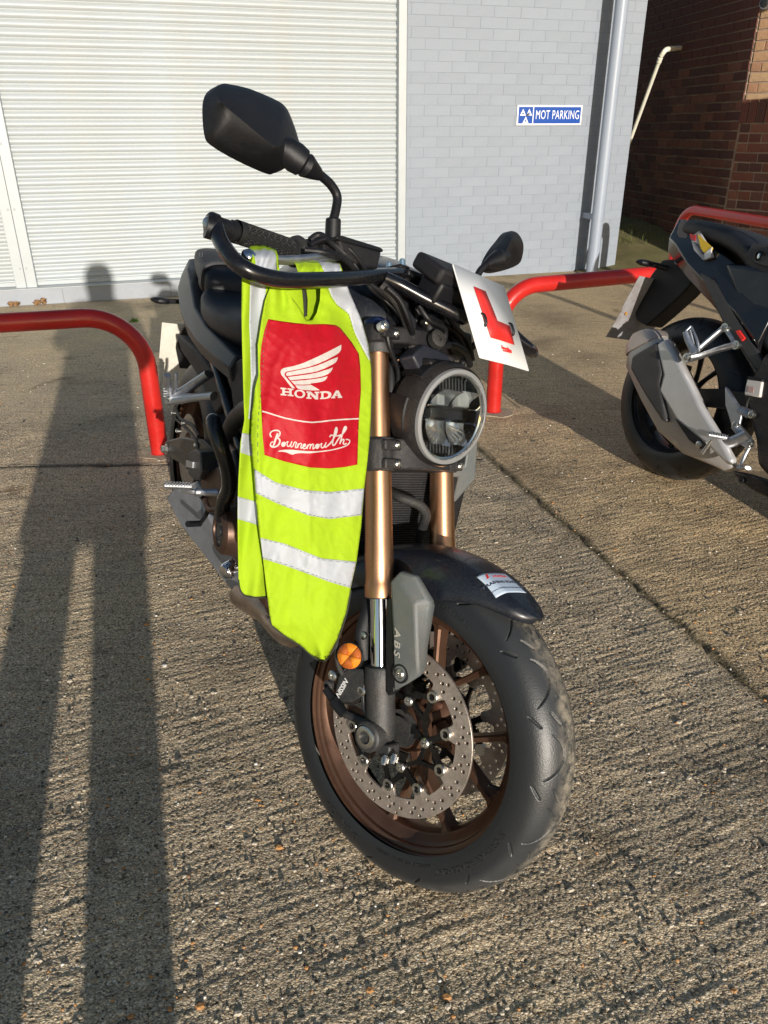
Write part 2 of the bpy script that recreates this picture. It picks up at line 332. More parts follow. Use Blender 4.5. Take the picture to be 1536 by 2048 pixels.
def band(wl0, wl1, ang=None, sx=1., sy=1.):
    w = np.fft.rfft2(RS.randn(ny, nx)); fy = np.fft.fftfreq(ny, DX)[:, None]; fx = np.fft.rfftfreq(nx, DX)[None, :]
    if ang is not None: c, s = math.cos(ang), math.sin(ang); u, v = (fx*c+fy*s)*sx, (-fx*s+fy*c)*sy; k = np.hypot(u, v)
    else: k = np.hypot(fx, fy)
    k0 = 1/math.sqrt(wl0*wl1); g = np.exp(-(np.log(np.maximum(k, 1e-6)/k0)**2)/(2*(math.log(wl1/wl0)/2)**2)); z = np.fft.irfft2(w*g, s=(ny, nx)); return z/z.std()
xs = np.linspace(X0, X1, nx); ys = np.linspace(Y0, Y1, ny); XX, YY = np.meshgrid(xs, ys)
zz = .00070*band(.009, .014)+.00052*band(.018, .042, math.radians(22.5), 7., 1.)*np.clip(1.15-YY*.2, .3, 1)+.0012*band(.2, .6)
zz += np.where(band(.012, .02) > 2.2, .0009, 0)
for ax, ay, bx, by, w, _c in JOINTS:
    d = Vector((bx-ax, by-ay)).normalized(); wob = .006*np.sin(YY*23+XX*9)+.004*np.sin(YY*61)
    t = np.abs((XX-ax)*(-d.y)+(YY-ay)*d.x+wob); zz -= .007*np.exp(-(t/.006)**2)*(XX < .42 if abs(d.x) > .9 else 1)
edge = np.minimum.reduce([XX-X0, X1-XX, YY-Y0, Y1-YY]); zz *= np.clip(edge/.15, 0, 1)
V = np.stack([XX, YY, zz], -1).reshape(-1, 3).astype(np.float32)
ii = np.arange(nx*ny).reshape(ny, nx); Q = np.stack([ii[:-1, :-1], ii[:-1, 1:], ii[1:, 1:], ii[1:, :-1]], -1).reshape(-1, 4)
B0, B1, C0, C1 = -40, 40, -12, 60
far = nv([(B0, C0, 0), (B1, C0, 0), (B1, Y0, 0), (X1, Y0, 0), (X0, Y0, 0), (B0, Y0, 0), (B0, Y1, 0), (X0, Y1, 0), (X1, Y1, 0), (B1, Y1, 0), (B1, C1, 0), (B0, C1, 0)])
fq = nv([(0, 1, 2, 5), (5, 4, 7, 6), (3, 2, 9, 8), (6, 9, 10, 11)]).astype(int)+len(V)
V = np.vstack([V, far.astype(np.float32)]); Q = np.vstack([Q, fq]).astype(np.int32)
me = bpy.data.meshes.new('ground'); me.vertices.add(len(V)); me.vertices.foreach_set('co', V.ravel())
me.loops.add(Q.size); me.loops.foreach_set('vertex_index', Q.ravel()); me.polygons.add(len(Q))
me.polygons.foreach_set('loop_start', np.arange(0, Q.size, 4, dtype=np.int32)); me.polygons.foreach_set('use_smooth', np.ones(len(Q), bool)); me.update(calc_edges=True); me.materials.append(GM)
g = bpy.data.objects.new('ground', me); COL.objects.link(g); tag(g, kind='structure')

# loose chippings on the slab
pal = [mat('stone %d' % i, c, .7, var=.25, vscale=300, bump=.5, bscale=400) for i, c in enumerate([(.55, .48, .38), (.50, .25, .09), (.34, .28, .2), (.78, .75, .70), (.07, .065, .06)])]
st = M(); mi = []
for k in range(6500):
    y = .62+4.2*random.random()**1.5; x = (random.random()*2-1)*(.15+.62*y); r = random.choice((.0012, .0014, .0016, .0018, .0022, .0026, .0032) if k % 6 else (.003, .004, .005, .0065))*random.uniform(.75, 1.1)
    a = random.random()*6.28; e = [1+random.uniform(-.25, .25) for _ in range(8)]; sx_ = random.uniform(.8, 1.6)
    lo = [(x+r*sx_*e[i]*math.cos(a+i*math.pi/3), y+r*e[i]*math.sin(a+i*math.pi/3), .0) for i in range(6)]
    hi = [(x+.6*r*sx_*e[i]*math.cos(a+i*math.pi/3), y+.6*r*e[i]*math.sin(a+i*math.pi/3), (.0012+r*.75*e[(i+3) % 8] if r < .003 else .0016+r*.35*e[(i+3) % 8])) for i in range(6)]
    st.add(lo+hi, [(i, (i+1) % 6, 6+(i+1) % 6, 6+i) for i in range(6)]+[tuple(range(6, 12))]); mi += [random.choices(range(5), (6, 1.6, 4, 1.2 if k % 6 else .2, 3.))[0]]*7
me = bpy.data.meshes.new('chippings'); me.from_pydata(st.v, [], st.f)
for mm in pal: me.materials.append(mm)
me.polygons.foreach_set('material_index', mi)
tag(obj('chippings', me, None), 'loose chippings scattered over the concrete', 'gravel', kind='stuff')

# mossy bank at the foot of the brick wall
BK = mat('mossy earth', (.20, .165, .07), .95, bump=1., bscale=60, var=.5, vscale=5, dust=.7, dustcol=(.13, .15, .035), dscale=3)
bk = M(); nb_ = 60
def bank(u, v):  # u along, v towards the wall
    x = 1.9+u*5.5; y = 7.5+v*4.2+.15*math.sin(u*9); z = .012+.27*max(0, (y-8.0-.25*math.sin(x*1.7)-(x-2.4)*-.35)/1.7)
    return (x, y, min(z, .28+.02*math.sin(x*7)+.01*math.sin(y*11+x*5)) if y > 7.7 else -.004)
for j in range(nb_+1):
    for i in range(nb_+1): bk.v.append(bank(i/nb_, j/nb_))
bk.f = [(j*(nb_+1)+i, j*(nb_+1)+i+1, (j+1)*(nb_+1)+i+1, (j+1)*(nb_+1)+i) for j in range(nb_) for i in range(nb_)]
tag(obj('earth_bank', bk, BK), kind='structure')
GRASS = mat('grass blade', (.10, .13, .025), .7, var=.4, vscale=3)
gs = M()
for k in range(900):
    x = random.uniform(2.35, 4.4); y = random.uniform(8.5, 9.9); z = bank((x-1.9)/5.5, (y-7.5)/4.2)[2]; h = random.uniform(.015, .06); a = random.random()*6.28; w = .004
    gs.add([(x-w*math.cos(a), y-w*math.sin(a), z-.01), (x+w*math.cos(a), y+w*math.sin(a), z-.01), (x+h*.5*math.sin(a), y-h*.4*math.cos(a), z+h)], [(0, 1, 2)])
tag(obj('grass', gs, GRASS), 'thin grass and moss along the foot of the brick wall', 'grass', kind='stuff')

# ============================================================ GARAGE BUILDING
PAINT = mat('grey wall paint', (.248, .284, .338), .6, bump=.7, bscale=90, var=.06, vscale=3, dust=.1, dustcol=(.35, .34, .32))
JPAINT = mat('painted joint', (.218, .25, .298), .75, bump=.3, bscale=60)
SHUT = mat('cream shutter steel', (.41, .455, .485), .42, var=.08, vscale=6, dust=.42, dustcol=(.42, .38, .30), streak=(.25, 1, 3), dscale=3)
FRM = mat('white frame paint', (.43, .465, .485), .4, var=.06, vscale=5, dust=.12)
PLN = mat('plinth paint', (.33, .36, .41), .7, bump=.8, bscale=30, var=.12, vscale=4, dust=.45, dustcol=(.25, .22, .17), dscale=5)
gb = root('garage_building', GF, 'grey painted brick garage building with white roller shutters', 'building')
SE, SR = 2.443, .215                    # wall right end, left end (beside the shutter)
w = M(); box(w, ((SE+SR)/2, .13, 1.6), (SE-SR-.004, .25, 3.2)); box(w, (-2.5, .42, 1.6), (5.4, .1, 3.2)); box(w, (SE-.1, 2.4, 1.6), (.2, 4.3, 3.2)); box(w, (-1.2, .2, 3.1), (2.9*2.9, .4, .8))
w2 = M(); box(w2, ((SE+SR)/2, .1266, 1.6), (SE-SR-.004, .25, 3.2)); obj('mortar_wall', w2, JPAINT, gb)
w3 = M(); box(w3, (-2.45, .5, 1.6), (5.3, .1, 3.2)); box(w3, (SE-.12, 2.4, 1.6), (.2, 4.2, 3.2)); obj('wall', w3, PAINT, gb)
CH, BP = .0812, .2434
bv = []
for k in range(6):
    PV = [PAINT]+[mat('grey wall paint %d' % q_, tuple(x_*f_ for x_ in (.248, .284, .338)), .6, bump=.7, bscale=90, var=.08, vscale=3, dust=.12, dustcol=(.35, .34, .32)) for q_, f_ in ((1, .975), (2, 1.02))]
    b = M(); jx = .0018*random.uniform(-1, 1); box(b, (0, 0, 0), (BP-.0035, .1, CH-.0035+jx*.3)); bv.append(mesh(b, 'brick', PV[k % 3], smooth=True))
hv = M(); box(hv, (0, 0, 0), (BP/2-.005, .1, CH-.005)); hv = mesh(hv, 'brick', PAINT)
z0w = H+.152*1.0821-.0812*0      # a bed joint height found in the picture
zj0 = H+.172412*1.08213; base = zj0-math.floor(zj0/CH)*CH
cnt = 0; rest = M()
for r in range(-1, 38):
    z = base+(r+.5)*CH; off = (.4577*1.0821) % BP+(BP/2 if (r+math.floor(zj0/CH)) % 2 else 0)
    x = SR-BP+((off-SR) % BP)
    while x < SE:
        a, b_ = max(x, SR), min(x+BP, SE)
        if b_-a > .02 and z > 0:
            wv = random.uniform(-.0007, .0009)
            if z < 2.45:
                o = bpy.data.objects.new('brick', bv[random.randrange(6)]); COL.objects.link(o); o.parent = gb; cnt += 1
                o.matrix_basis = Matrix.Translation(((a+b_)/2, .0492+wv, z+random.uniform(-.0006, .0006))) @ Matrix.Rotation(random.uniform(-.004, .004), 4, 'Y') @ Matrix.Rotation(random.uniform(-.002, .002), 4, 'Z') @ Matrix.Diagonal(((b_-a-.0035)/(BP-.0035), 1, 1, 1))
            else: box(rest, ((a+b_)/2, .0492+wv, z), (b_-a-.005, .1, CH-.005))
        x += BP
obj('brick_course', rest, PAINT, gb)['kind'] = 'stuff'
# roller shutters, slat by slat
SP = .0585; zb = .132
prof = [(0, 0), (.002, .12), (-.010, .30), (-.0135, .5), (-.010, .72), (-.001, .88), (.004, .93), (.004, 1.)]
def slat_mesh(x0, x1):
    m = M(); nseg = 12; P = []
    for i in range(nseg+1):
        x = x0+(x1-x0)*i/nseg
        for d, t in prof: P.append((x, d, t*SP))
    k = len(prof); m.add(P, [(i*k+j, (i+1)*k+j, (i+1)*k+j+1, i*k+j+1) for i in range(nseg) for j in range(k-1)]); return mesh(m, 'slat', SHUT, 60)
sl_r, sl_l = slat_mesh(-2.95, .16), slat_mesh(-6., -3.07)
rs = bpy.data.objects.new('roller_shutter', None)
def shutter(sm, cx, sill):
    for i in range(46):
        o = bpy.data.objects.new('slat', sm); COL.objects.link(o); o.parent = gb; o.matrix_basis = Matrix.Translation((random.uniform(-.002, .002), .07+random.uniform(-.0008, .0008), zb+.035+i*SP))
shutter(sl_r, 0, 0); shutter(sl_l, 0, 0)
bpy.data.objects.remove(rs)
m = M(); box(m, (-1.395, .065, zb+.018), (3.12, .03, .034)); obj('shutter_bottom_rail', m, SHUT, gb, bevel=.004)
m = M(); box(m, (-4.5, .065, zb+.018), (2.9, .03, .034)); obj('shutter_bottom_rail', m, SHUT, gb, bevel=.004)
m = M(); box(m, (.178, .03, 1.62), (.070, .075, 3.0)); obj('guide_rail', m, FRM, gb, bevel=.003)
for x in (-3.055, -2.975):
    m = M(); box(m, (x, .03, 1.62), (.078, .075, 3.0)); gr_ = obj('guide_rail', m, FRM, gb, bevel=.003)
bolt = M(); lathe(bolt, (0, 0, 0), (0, -1, 0), [(0, .009), (.003, .009), (.006, .005), (.0065, 0)], 12); bolt = mesh(bolt, 'bolt', FRM)
for x in (-3.038, -2.992):
    for z in (.28, .72, 1.18, 1.64, 2.1):
        o = bpy.data.objects.new('bolt', bolt); COL.objects.link(o); o.parent = gb; o.location = (x, -.0075, z)
m = M(); box(m, (-2.9, .05, .062), (6.22, .22, .128)); obj('plinth', m, PLN, gb, bevel=.008)
m = M(); box(m, (-2.9, .04, .1285), (6.2, .23, .007)); obj('sill', m, FRM, gb, bevel=.001)
for x in (-2.75, -1.9, -1.05, -.35):       # open joints in the plinth blocks
    m = M(); box(m, (x, -.0605, .06), (.004, .003, .11)); obj('plinth_joint', m, mat('dark joint', (.2, .2, .2), .9), gb)
# downpipe standing off the wall
PIPE = mat('grey downpipe paint', (.31, .36, .44), .42, var=.05, vscale=6, dust=.12)
dp = root('downpipe', GF, 'grey painted vertical downpipe near the right corner of the garage wall', 'pipe')
PX, PD = 2.046, -.22
m = M(); cyl(m, (PX, PD, -.01), (PX, PD, 3.3), .056, n=28); obj('pipe', m, PIPE, dp)
m = M(); cyl(m, (PX, PD, 2.9), (PX, PD, 3.02), .064, n=28); obj('collar', m, PIPE, dp)
for z in (.52, 2.6):
    m = M(); box(m, (PX-.03, -.10, z), (.012, .20, .05)); cyl(m, (PX, PD, z-.02), (PX, PD, z+.02), .060, n=24); obj('bracket', m, PIPE, dp)
# wall sign
sg = root('wall_sign', Fr(GF.O, *GF.A), 'blue and white MOT PARKING sign fixed to the grey wall', 'sign')
BLUE = mat('sign blue', (.001, .060, .34), .35)
p0, p1, p2, p3 = [GF.hit(x, y, 'y', -.012) for x, y in ((1035, 212), (1165, 208.5), (1162.5, 248.5), (1032.5, 252.5))]
sx0, sx1 = (p0.x+p3.x)/2, (p1.x+p2.x)/2; sz0, sz1 = (p2.z+p3.z)/2, (p0.z+p1.z)/2; SW, SH = sx1-sx0, sz1-sz0; scx, scz = (sx0+sx1)/2, (sz0+sz1)/2
m = M(); box(m, (scx, -.0085, scz), (SW, .009, SH)); obj('board', m, WHT, sg, bevel=.001)
q = SH*.09; xd = sx0+SW*.245
m = M(); box(m, ((sx0+q+xd-.005)/2, -.0138, scz), (xd-.005-sx0-q, .002, SH-2*q)); obj('blue_panel', m, BLUE, sg)
m = M(); box(m, ((xd+.005+sx1-q)/2, -.0138, scz), (sx1-q-xd-.005, .002, SH-2*q)); obj('blue_panel', m, BLUE, sg)
m = text('MOT PARKING', SH*.60, .001, bold=.0001, space=1.06); wd_ = max(v[0] for v in m.v)-min(v[0] for v in m.v); sc = (sx1-q-xd)*.91/wd_
m.map(lambda v: Vector(((xd+.009+sx1-q)/2+v.x*sc, -.0154-v.z, scz+v.y*1.05))); obj('lettering', m, WHT, sg)
tr = M(); cxs = (sx0+q+xd)/2
for dx, dz, up in ((-.030, .022, 1), (.030, .022, 1), (0, -.038, 1)):
    s = .030; outer = [(cxs+dx-s, scz+dz-s*.85), (cxs+dx+s, scz+dz-s*.85), (cxs+dx, scz+dz+s*.95)]; c = (cxs+dx, scz+dz-.25*s)
    inner = [(c[0]+(a[0]-c[0])*.36, c[1]+(a[1]-c[1])*.36) for a in outer]
    for i in range(3):
        j = (i+1) % 3; prism(tr, [outer[i], outer[j], inner[j], inner[i]], -.0158, -.0150, 'y')
obj('three_triangles_symbol', tr, WHT, sg)
for x in (sx0+.006, sx1-.006):
    m = M(); lathe(m, (x, -.013, scz), (0, -1, 0), [(0, .006), (.003, .005), (.004, 0)], 12); obj('screw', m, ZINC, sg)

# dead leaves at the plinth
LEAF = mat('dead leaf', (.26, .15, .07), .8, var=.3, vscale=60)
def leaf(name, fr_pt, s, label):
    m = M(); random.seed(int(s*1e4))
    for k in range(5):
        a = random.uniform(0, 3.14); c = Vector((random.uniform(-s, s)*.7, random.uniform(-.01, .005), s*.35+random.uniform(0, s*.6)))
        P = [c+Vector((math.cos(t)*s*.5*(1+.3*math.sin(3*t)), .012*math.sin(2*t+a), math.sin(t)*s*.38)) for t in [i*6.283/9 for i in range(9)]]
        m.add([c]+P, [(0, i+1, (i+1) % 9+1) for i in range(9)])
    o = obj(name, m, LEAF, fr=Fr(fr_pt, *GF.A), solid=.0006); return tag(o, label, 'leaves', group='dead leaves against the garage plinth')
for px, py, s, l in ((25, 606, .05, 'brown dead leaf clump at the plinth, left of the other clump'), (80, 606, .045, 'brown dead leaf clump at the plinth above the red barrier bar')):
    h_ = GF.hit(px, py, 'y', -.085); pt = GF.O+GF.A[0]*h_.x+GF.A[1]*h_.y; pt[2] = 0; leaf('dead_leaves', pt, s, l)
random.seed(5)
wd = M()
for k in range(70):
    a = random.random()*6.28; r = random.uniform(0, .035); h = random.uniform(.01, .03); x, y = r*math.cos(a), r*math.sin(a)
    wd.add([(x-.003, y, 0), (x+.003, y, 0), (x+random.uniform(-.015, .015), y+random.uniform(-.01, .01), h)], [(0, 1, 2)])
hh = WORLD.hit(268, 643, 'z', 0); tag(obj('weed', wd, mat('green weed', (.10, .20, .02), .6), fr=Fr(hh, (1, 0, 0), (0, 1, 0), (0, 0, 1))), 'small bright green tuft of moss on the ground beyond the left barrier', 'weed')

# ============================================================ BROWN BRICK WALLS
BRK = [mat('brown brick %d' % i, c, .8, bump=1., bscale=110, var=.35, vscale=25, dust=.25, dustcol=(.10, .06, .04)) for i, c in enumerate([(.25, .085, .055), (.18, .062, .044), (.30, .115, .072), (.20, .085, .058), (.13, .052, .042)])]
MORT = mat('lime mortar', (.44, .33, .25), .95, bump=1., bscale=80, var=.35, vscale=9)
def brick_mesh(l, h, mt):
    m = M(); box(m, (0, 0, 0), (l, .1, h)); m.v = [(a+random.uniform(-.0022, .0022), b+random.uniform(-.0012, .0012), c+random.uniform(-.0022, .0022)) for a, b, c in m.v]; return mesh(m, 'brick', mt)
BM = [brick_mesh(BP-.013, CH-.013, b) for b in BRK for _ in range(2)]
BS = [brick_mesh(BP/2-.013, CH-.013, b) for b in BRK]
def brown_wall(fr, L, zlow, ztop, limit, label, soldier=None, seed=1, bm=None, bl=None):
    bm, bl = bm or BM, bl or BRK
    rr = random.Random(seed); r_ = root('brick_wall', fr, label, 'brick wall')
    m = M(); box(m, (-L/2, .1035, ztop/2+.2), (L, .2, ztop+.8)); obj('mortar_bed', m, MORT, r_); rest = M(); n = 0; r = 0
    while zlow+(r+.5)*CH < ztop:
        z = zlow+(r+.5)*CH
        if soldier and soldier[0] <= z < soldier[1]: r += 1; continue
        head = soldier is not None and r % 3 == 1 and z < soldier[0]
        pitch = BP/2 if head else BP; x1 = 0 if r % 2 else pitch/2
        while x1 > -L+.02:
            a, c_ = max(x1-pitch, -L), min(x1, 0); x1 -= pitch
            if c_-a < .03: continue
            if n < limit:
                o = bpy.data.objects.new('brick', (bm if soldier is None or z > soldier[1] else BM)[rr.randrange(10)]); COL.objects.link(o); o.parent = r_; n += 1  # only courses above the soldier band take the sun-lightened bricks
                o.matrix_basis = Matrix.Translation(((a+c_)/2, .046+rr.uniform(-.0025, .0025), z+rr.uniform(-.0015, .0015))) @ Matrix.Rotation(rr.uniform(-.008, .008), 4, 'Y') @ Matrix.Diagonal(((c_-a-.013)/(BP-.013), 1, 1, 1))
            else: box(rest, ((a+c_)/2, .046, z), (c_-a-.013, .1, CH-.013))
        r += 1
    if soldier:
        k = 0
        while k*CH < L-.05:
            o = bpy.data.objects.new('soldier_brick', BM[rr.randrange(10)]); COL.objects.link(o); o.parent = r_
            o.matrix_basis = Matrix.Translation((-CH*(k+.5), .040+rr.uniform(-.002, .002), (soldier[0]+soldier[1])/2-.002)) @ Matrix.Rotation(math.pi/2, 4, 'Y') @ Matrix.Diagonal(((soldier[1]-soldier[0]-.012)/(BP-.013), 1, 1, 1)); k += 1
    if rest.v: obj('brick_course', rest, bl[1], r_)['kind'] = 'stuff'
BRP = [mat('sunlit pier brick %d' % i, c, .8, bump=1., bscale=110, var=.3, vscale=25, dust=.25, dustcol=(.3, .2, .12)) for i, c in enumerate([(.60, .36, .20), (.54, .29, .17), (.64, .42, .24), (.56, .37, .21), (.50, .27, .16)])]  # lighter copies of the brick colours, sunlight put into the upper pier
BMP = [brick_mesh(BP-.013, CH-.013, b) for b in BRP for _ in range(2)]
QX, QY = 3.29, 7.93
a1 = math.radians(8); a2 = math.radians(-0)
zl = .082
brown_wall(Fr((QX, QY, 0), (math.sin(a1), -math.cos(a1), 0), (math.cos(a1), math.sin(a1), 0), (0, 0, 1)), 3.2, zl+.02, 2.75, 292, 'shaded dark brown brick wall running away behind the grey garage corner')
a2 = math.radians(38); L2 = .95
brown_wall(Fr((QX+.012+L2*math.sin(a2), QY-.01-L2*math.cos(a2), 0), (math.sin(a2), -math.cos(a2), 0), (math.cos(a2), math.sin(a2), 0), (0, 0, 1)), L2, zl, 2.75, 292, 'brown brick pier at the right edge with its upper courses lit by the sun and coloured lighter for it', soldier=(1.30, 1.50), seed=4, bm=BMP, bl=BRP)
# unseen wall added beyond the right edge to shade the lower brick pier
yw = root('shade_wall', Fr((4.55, 5.2, 0), (1, 0, 0), (0, 1, 0), (0, 0, 1)), 'unseen wall added beyond the right edge to shade the lower pier', 'wall')
m = M(); box(m, (0, 0, .98), (1.25, .22, 1.96)); obj('wall', m, BRK[3], yw); m = M(); box(m, (0, 0, 1.985), (1.33, .3, .05)); obj('coping', m, JPAINT, yw, bevel=.01)
# overflow pipe on the brown wall
OP = mat('white overflow pipe plastic', (.80, .78, .66), .45, var=.1, vscale=10)
P1F = Fr((QX, QY, 0), (math.sin(a1), -math.cos(a1), 0), (math.cos(a1), math.sin(a1), 0), (0, 0, 1))
ov = root('overflow_pipe', P1F, 'thin cream overflow pipe with an elbow slanting from the dark brick wall', 'pipe')
a_ = P1F.hit(1362, 96, 'y', -.0); b_ = P1F.hit(1332, 99, 'y', -.30); c_ = P1F.hit(1322, 112, 'y', -.33); d_ = P1F.hit(1262, 276, 'y', -.33); d2 = c_+(d_-c_)*1.15
m = M(); tube(m, [a_, a_+(b_-a_)*.7, b_+(c_-b_)*.1, c_], .024, n=16, res=5); obj('elbow', m, OP, ov)
m = M(); cyl(m, c_+(d_-c_)*.0, d2, .020, n=16); obj('pipe', m, OP, ov)
m = M(); cyl(m, c_+(d_-c_)*.02, c_+(d_-c_)*.07, .026, n=16); obj('socket', m, OP, ov)
# small round wall lamp near the top right corner
P2F = Fr((QX+.012, QY-.01, 0), (math.sin(a2), -math.cos(a2), 0), (math.cos(a2), math.sin(a2), 0), (0, 0, 1))
wl_ = P2F.hit(1530, 6, 'y', -.05); wl = root('wall_lamp', P2F, 'round grey and black wall lamp on the sunlit bricks at the top right corner', 'lamp')
m = M(); lathe(m, wl_+Vector((0, .05, 0)), (0, -1, 0), [(0, .055), (.02, .055), (.03, .045), (.06, .045), (.065, .02)], 24); obj('body', m, ALU, wl)
m = M(); lathe(m, wl_+Vector((0, -.016, 0)), (0, -1, 0), [(0, .036), (.012, .03), (.02, 0)], 20); obj('lamp_glass', m, DARKIN, wl)
m = M(); tube(m, [wl_+Vector((.02, .02, .05)), wl_+Vector((.03, .03, .3)), wl_+Vector((.03, .03, .6))], .009, n=8); obj('cable', m, BLK, wl)

# ============================================================ RED BARRIERS
def barrier(foot, top, end, R, zt, label, back=None):
    f = Vector((foot[0], foot[1], 0)); t = Vector((top[0], top[1], 0)); e = Vector((end[0], end[1], 0)); d = (t-f); d = (e-f).normalized()
    P = [f+Vector((0, 0, -.02))]+[f+Vector((0, 0, z)) for z in np.linspace(0, zt-R, 6)]
    for i in range(1, 11): a = math.pi/2*i/10; P.append(f+d*R*(1-math.cos(a))+Vector((0, 0, zt-R+R*math.sin(a))))
    Lb = (e-f).length
    P += [f+d*(R+(Lb-2*R)*k/6)+Vector((0, 0, zt)) for k in range(1, 6)]
    for i in range(11): a = math.pi/2*i/10; P.append(f+d*(Lb-R+R*math.sin(a))+Vector((0, 0, zt-R+R*math.cos(a))))
    P += [e+Vector((0, 0, z)) for z in np.linspace(zt-R, -.02, 6)]
    o = root('barrier', Fr(f, (1, 0, 0), (0, 1, 0), (0, 0, 1)), label, 'barrier', 'red tubular hoop barriers in the yard')
    m = M(); tube(m, [p-f for p in P], .0375, n=24, smooth=False); obj('hoop', m, REDPAINT, o, ang=60)
    for q in (f, e):
        m = M(); lathe(m, Vector(q-f)+Vector((0, 0, -.004)), (0, 0, 1), [(0, .046), (.006, .044), (.009, .0385)], 24); obj('foot_collar', m, REDPAINT, o)
        m = M(); P_ = [((.085+.02*math.sin(3*t+f.x*5)+.012*math.sin(7*t))*math.cos(t)+(q-f).x, (.085+.02*math.sin(2*t+f.y)+.01*math.sin(5*t))*math.sin(t)+(q-f).y) for t in [i*2*math.pi/36 for i in range(36)]]; prism(m, P_, -.01, .0025, 'z'); obj('mortar_patch', m, mat('patch mortar', (.40, .34, .24), .9, bump=1., bscale=250, var=.35, vscale=40), o)
def gz(px, py, z): v = WORLD.hit(px, py, 'z', z); return (v.x, v.y)
fa = gz(320, 905, 0); ta = gz(100, 641, .595); da = Vector((ta[0]-fa[0], ta[1]-fa[1])).normalized()*2.1
barrier(fa, ta, (fa[0]+da.x, fa[1]+da.y), .22, .597, 'red hoop barrier on the left, nearest the white shutter')
fb = gz(986, 822, 0); tb = gz(1250, 553, .6); db = Vector((tb[0]-fb[0], tb[1]-fb[1])).normalized()*1.75
barrier(fb, tb, (fb[0]+db.x, fb[1]+db.y), .20, .60, 'red hoop barrier in the middle, passing behind the L plate and the rear number plate')
fc = (2.52, 6.95); tc_ = gz(1500, 451, .62); dc = Vector((tc_[0]-fc[0], tc_[1]-fc[1])).normalized()*2.1
barrier(fc, tc_, (fc[0]+dc.x, fc[1]+dc.y), .24, .66, 'red hoop barrier farthest right, in front of the brown brick wall')

# ============================================================ PERSON behind the camera
SKIN = mat('skin', (.45, .25, .17), .5); COAT = mat('dark coat', (.03, .035, .05), .8, bump=.5, bscale=200); TROU = mat('dark trousers', (.02, .022, .03), .8); SHOE = mat('black shoes', (.015, .015, .015), .5)
pr = root('person', Fr((-.16, -.46, 0), (1, 0, 0), (0, 1, 0), (0, 0, 1)), 'person in a long dark hooded coat holding a phone, standing behind the viewpoint', 'person')
def skin(name, verts, edges, radii, mt, parent, rootv=0, sub=2):
    me = bpy.data.meshes.new(name); me.from_pydata(verts, edges, []); me.materials.append(mt); o = bpy.data.objects.new(name, me); COL.objects.link(o); o.parent = parent
    o.modifiers.new('skin', 'SKIN'); d = me.skin_vertices[0].data
    for i, r in enumerate(radii): d[i].radius = r if isinstance(r, tuple) else (r, r)
    d[rootv].use_root = True
    s = o.modifiers.new('s', 'SUBSURF'); s.levels = s.render_levels = sub
    for p in me.polygons: p.use_smooth = True
    return o
vs = [(0, 0, .90), (0, 0, 1.1), (0, -.01, 1.33), (0, 0, 1.45), (0, .02, 1.53), (0, .03, 1.66),
      (-.16, 0, 1.38), (-.23, .06, 1.17), (-.09, .27, 1.19), (-.04, .32, 1.21), (.17, 0, 1.38), (.24, .06, 1.17), (.11, .27, 1.19), (.06, .32, 1.21),
      (-.10, 0, .80), (-.115, .02, .45), (-.12, 0, .10), (-.13, .13, .045), (.10, 0, .80), (.125, .02, .45), (.13, 0, .10), (.15, .13, .045)]
ed = [(0, 1), (1, 2), (2, 3), (3, 4), (4, 5), (2, 6), (6, 7), (7, 8), (8, 9), (2, 10), (10, 11), (11, 12), (12, 13), (0, 14), (14, 15), (15, 16), (16, 17), (0, 18), (18, 19), (19, 20), (20, 21)]
rd = [.14, .13, .15, .06, .08, .085, .07, .05, .035, .04, .07, .05, .035, .04, .09, .065, .045, .035, .09, .065, .045, .035]
skin('body', vs, ed, rd, SKIN, pr)
m = M(); secs = []
for z, a, b in ((.60, .225, .17), (.7, .215, .165), (.95, .195, .15), (1.15, .20, .16), (1.32, .225, .16), (1.42, .17, .13), (1.47, .08, .09)):
    secs.append([Vector((a*math.cos(t), b*math.sin(t), z+.012*math.sin(3*t+z*9))) for t in [i*2*math.pi/32 for i in range(32)]])
loft(m, secs); obj('coat', m, COAT, pr)
for s in (-1, 1):
    m = M(); tube(m, [(s*.17, 0, 1.39), (s*.25, .05, 1.17), (s*.10, .25, 1.185)], [.075, .065, .048], n=16); obj('sleeve', m, COAT, pr)
    m = M(); tube(m, [(s*.105, 0, .85), (s*.12, .02, .45), (s*.125, 0, .09)], [.10, .08, .065], n=16); obj('trouser_leg', m, TROU, pr)
    m = M(); tube(m, [(s*.125, -.05, .05), (s*.13, .04, .055), (s*.14, .15, .04), (s*.143, .2, .03)], [.045, .05, .045, .03], n=14); m.map(lambda v: Vector((v.x, v.y, max(v.z, .002)))); obj('shoe', m, SHOE, pr)
m = M(); loft(m, [[Vector((a*math.cos(t), .02+b*math.sin(t), z)) for t in [i*2*math.pi/24 for i in range(24)]] for z, a, b in ((1.44, .10, .10), (1.52, .105, .12), (1.62, .115, .135), (1.70, .10, .12), (1.745, .06, .07), (1.755, .01, .01))]); obj('hood', m, COAT, pr)
m = M(); box(m, (.01, .345, 1.215), (.15, .009, .075)); ph = obj('phone', m, DARKIN, None, Fr((-.16, -.46, 0), (1, 0, 0), (0, 1, 0), (0, 0, 1)), bevel=.003); tag(ph, 'black smartphone held up in both hands by the person', 'phone')

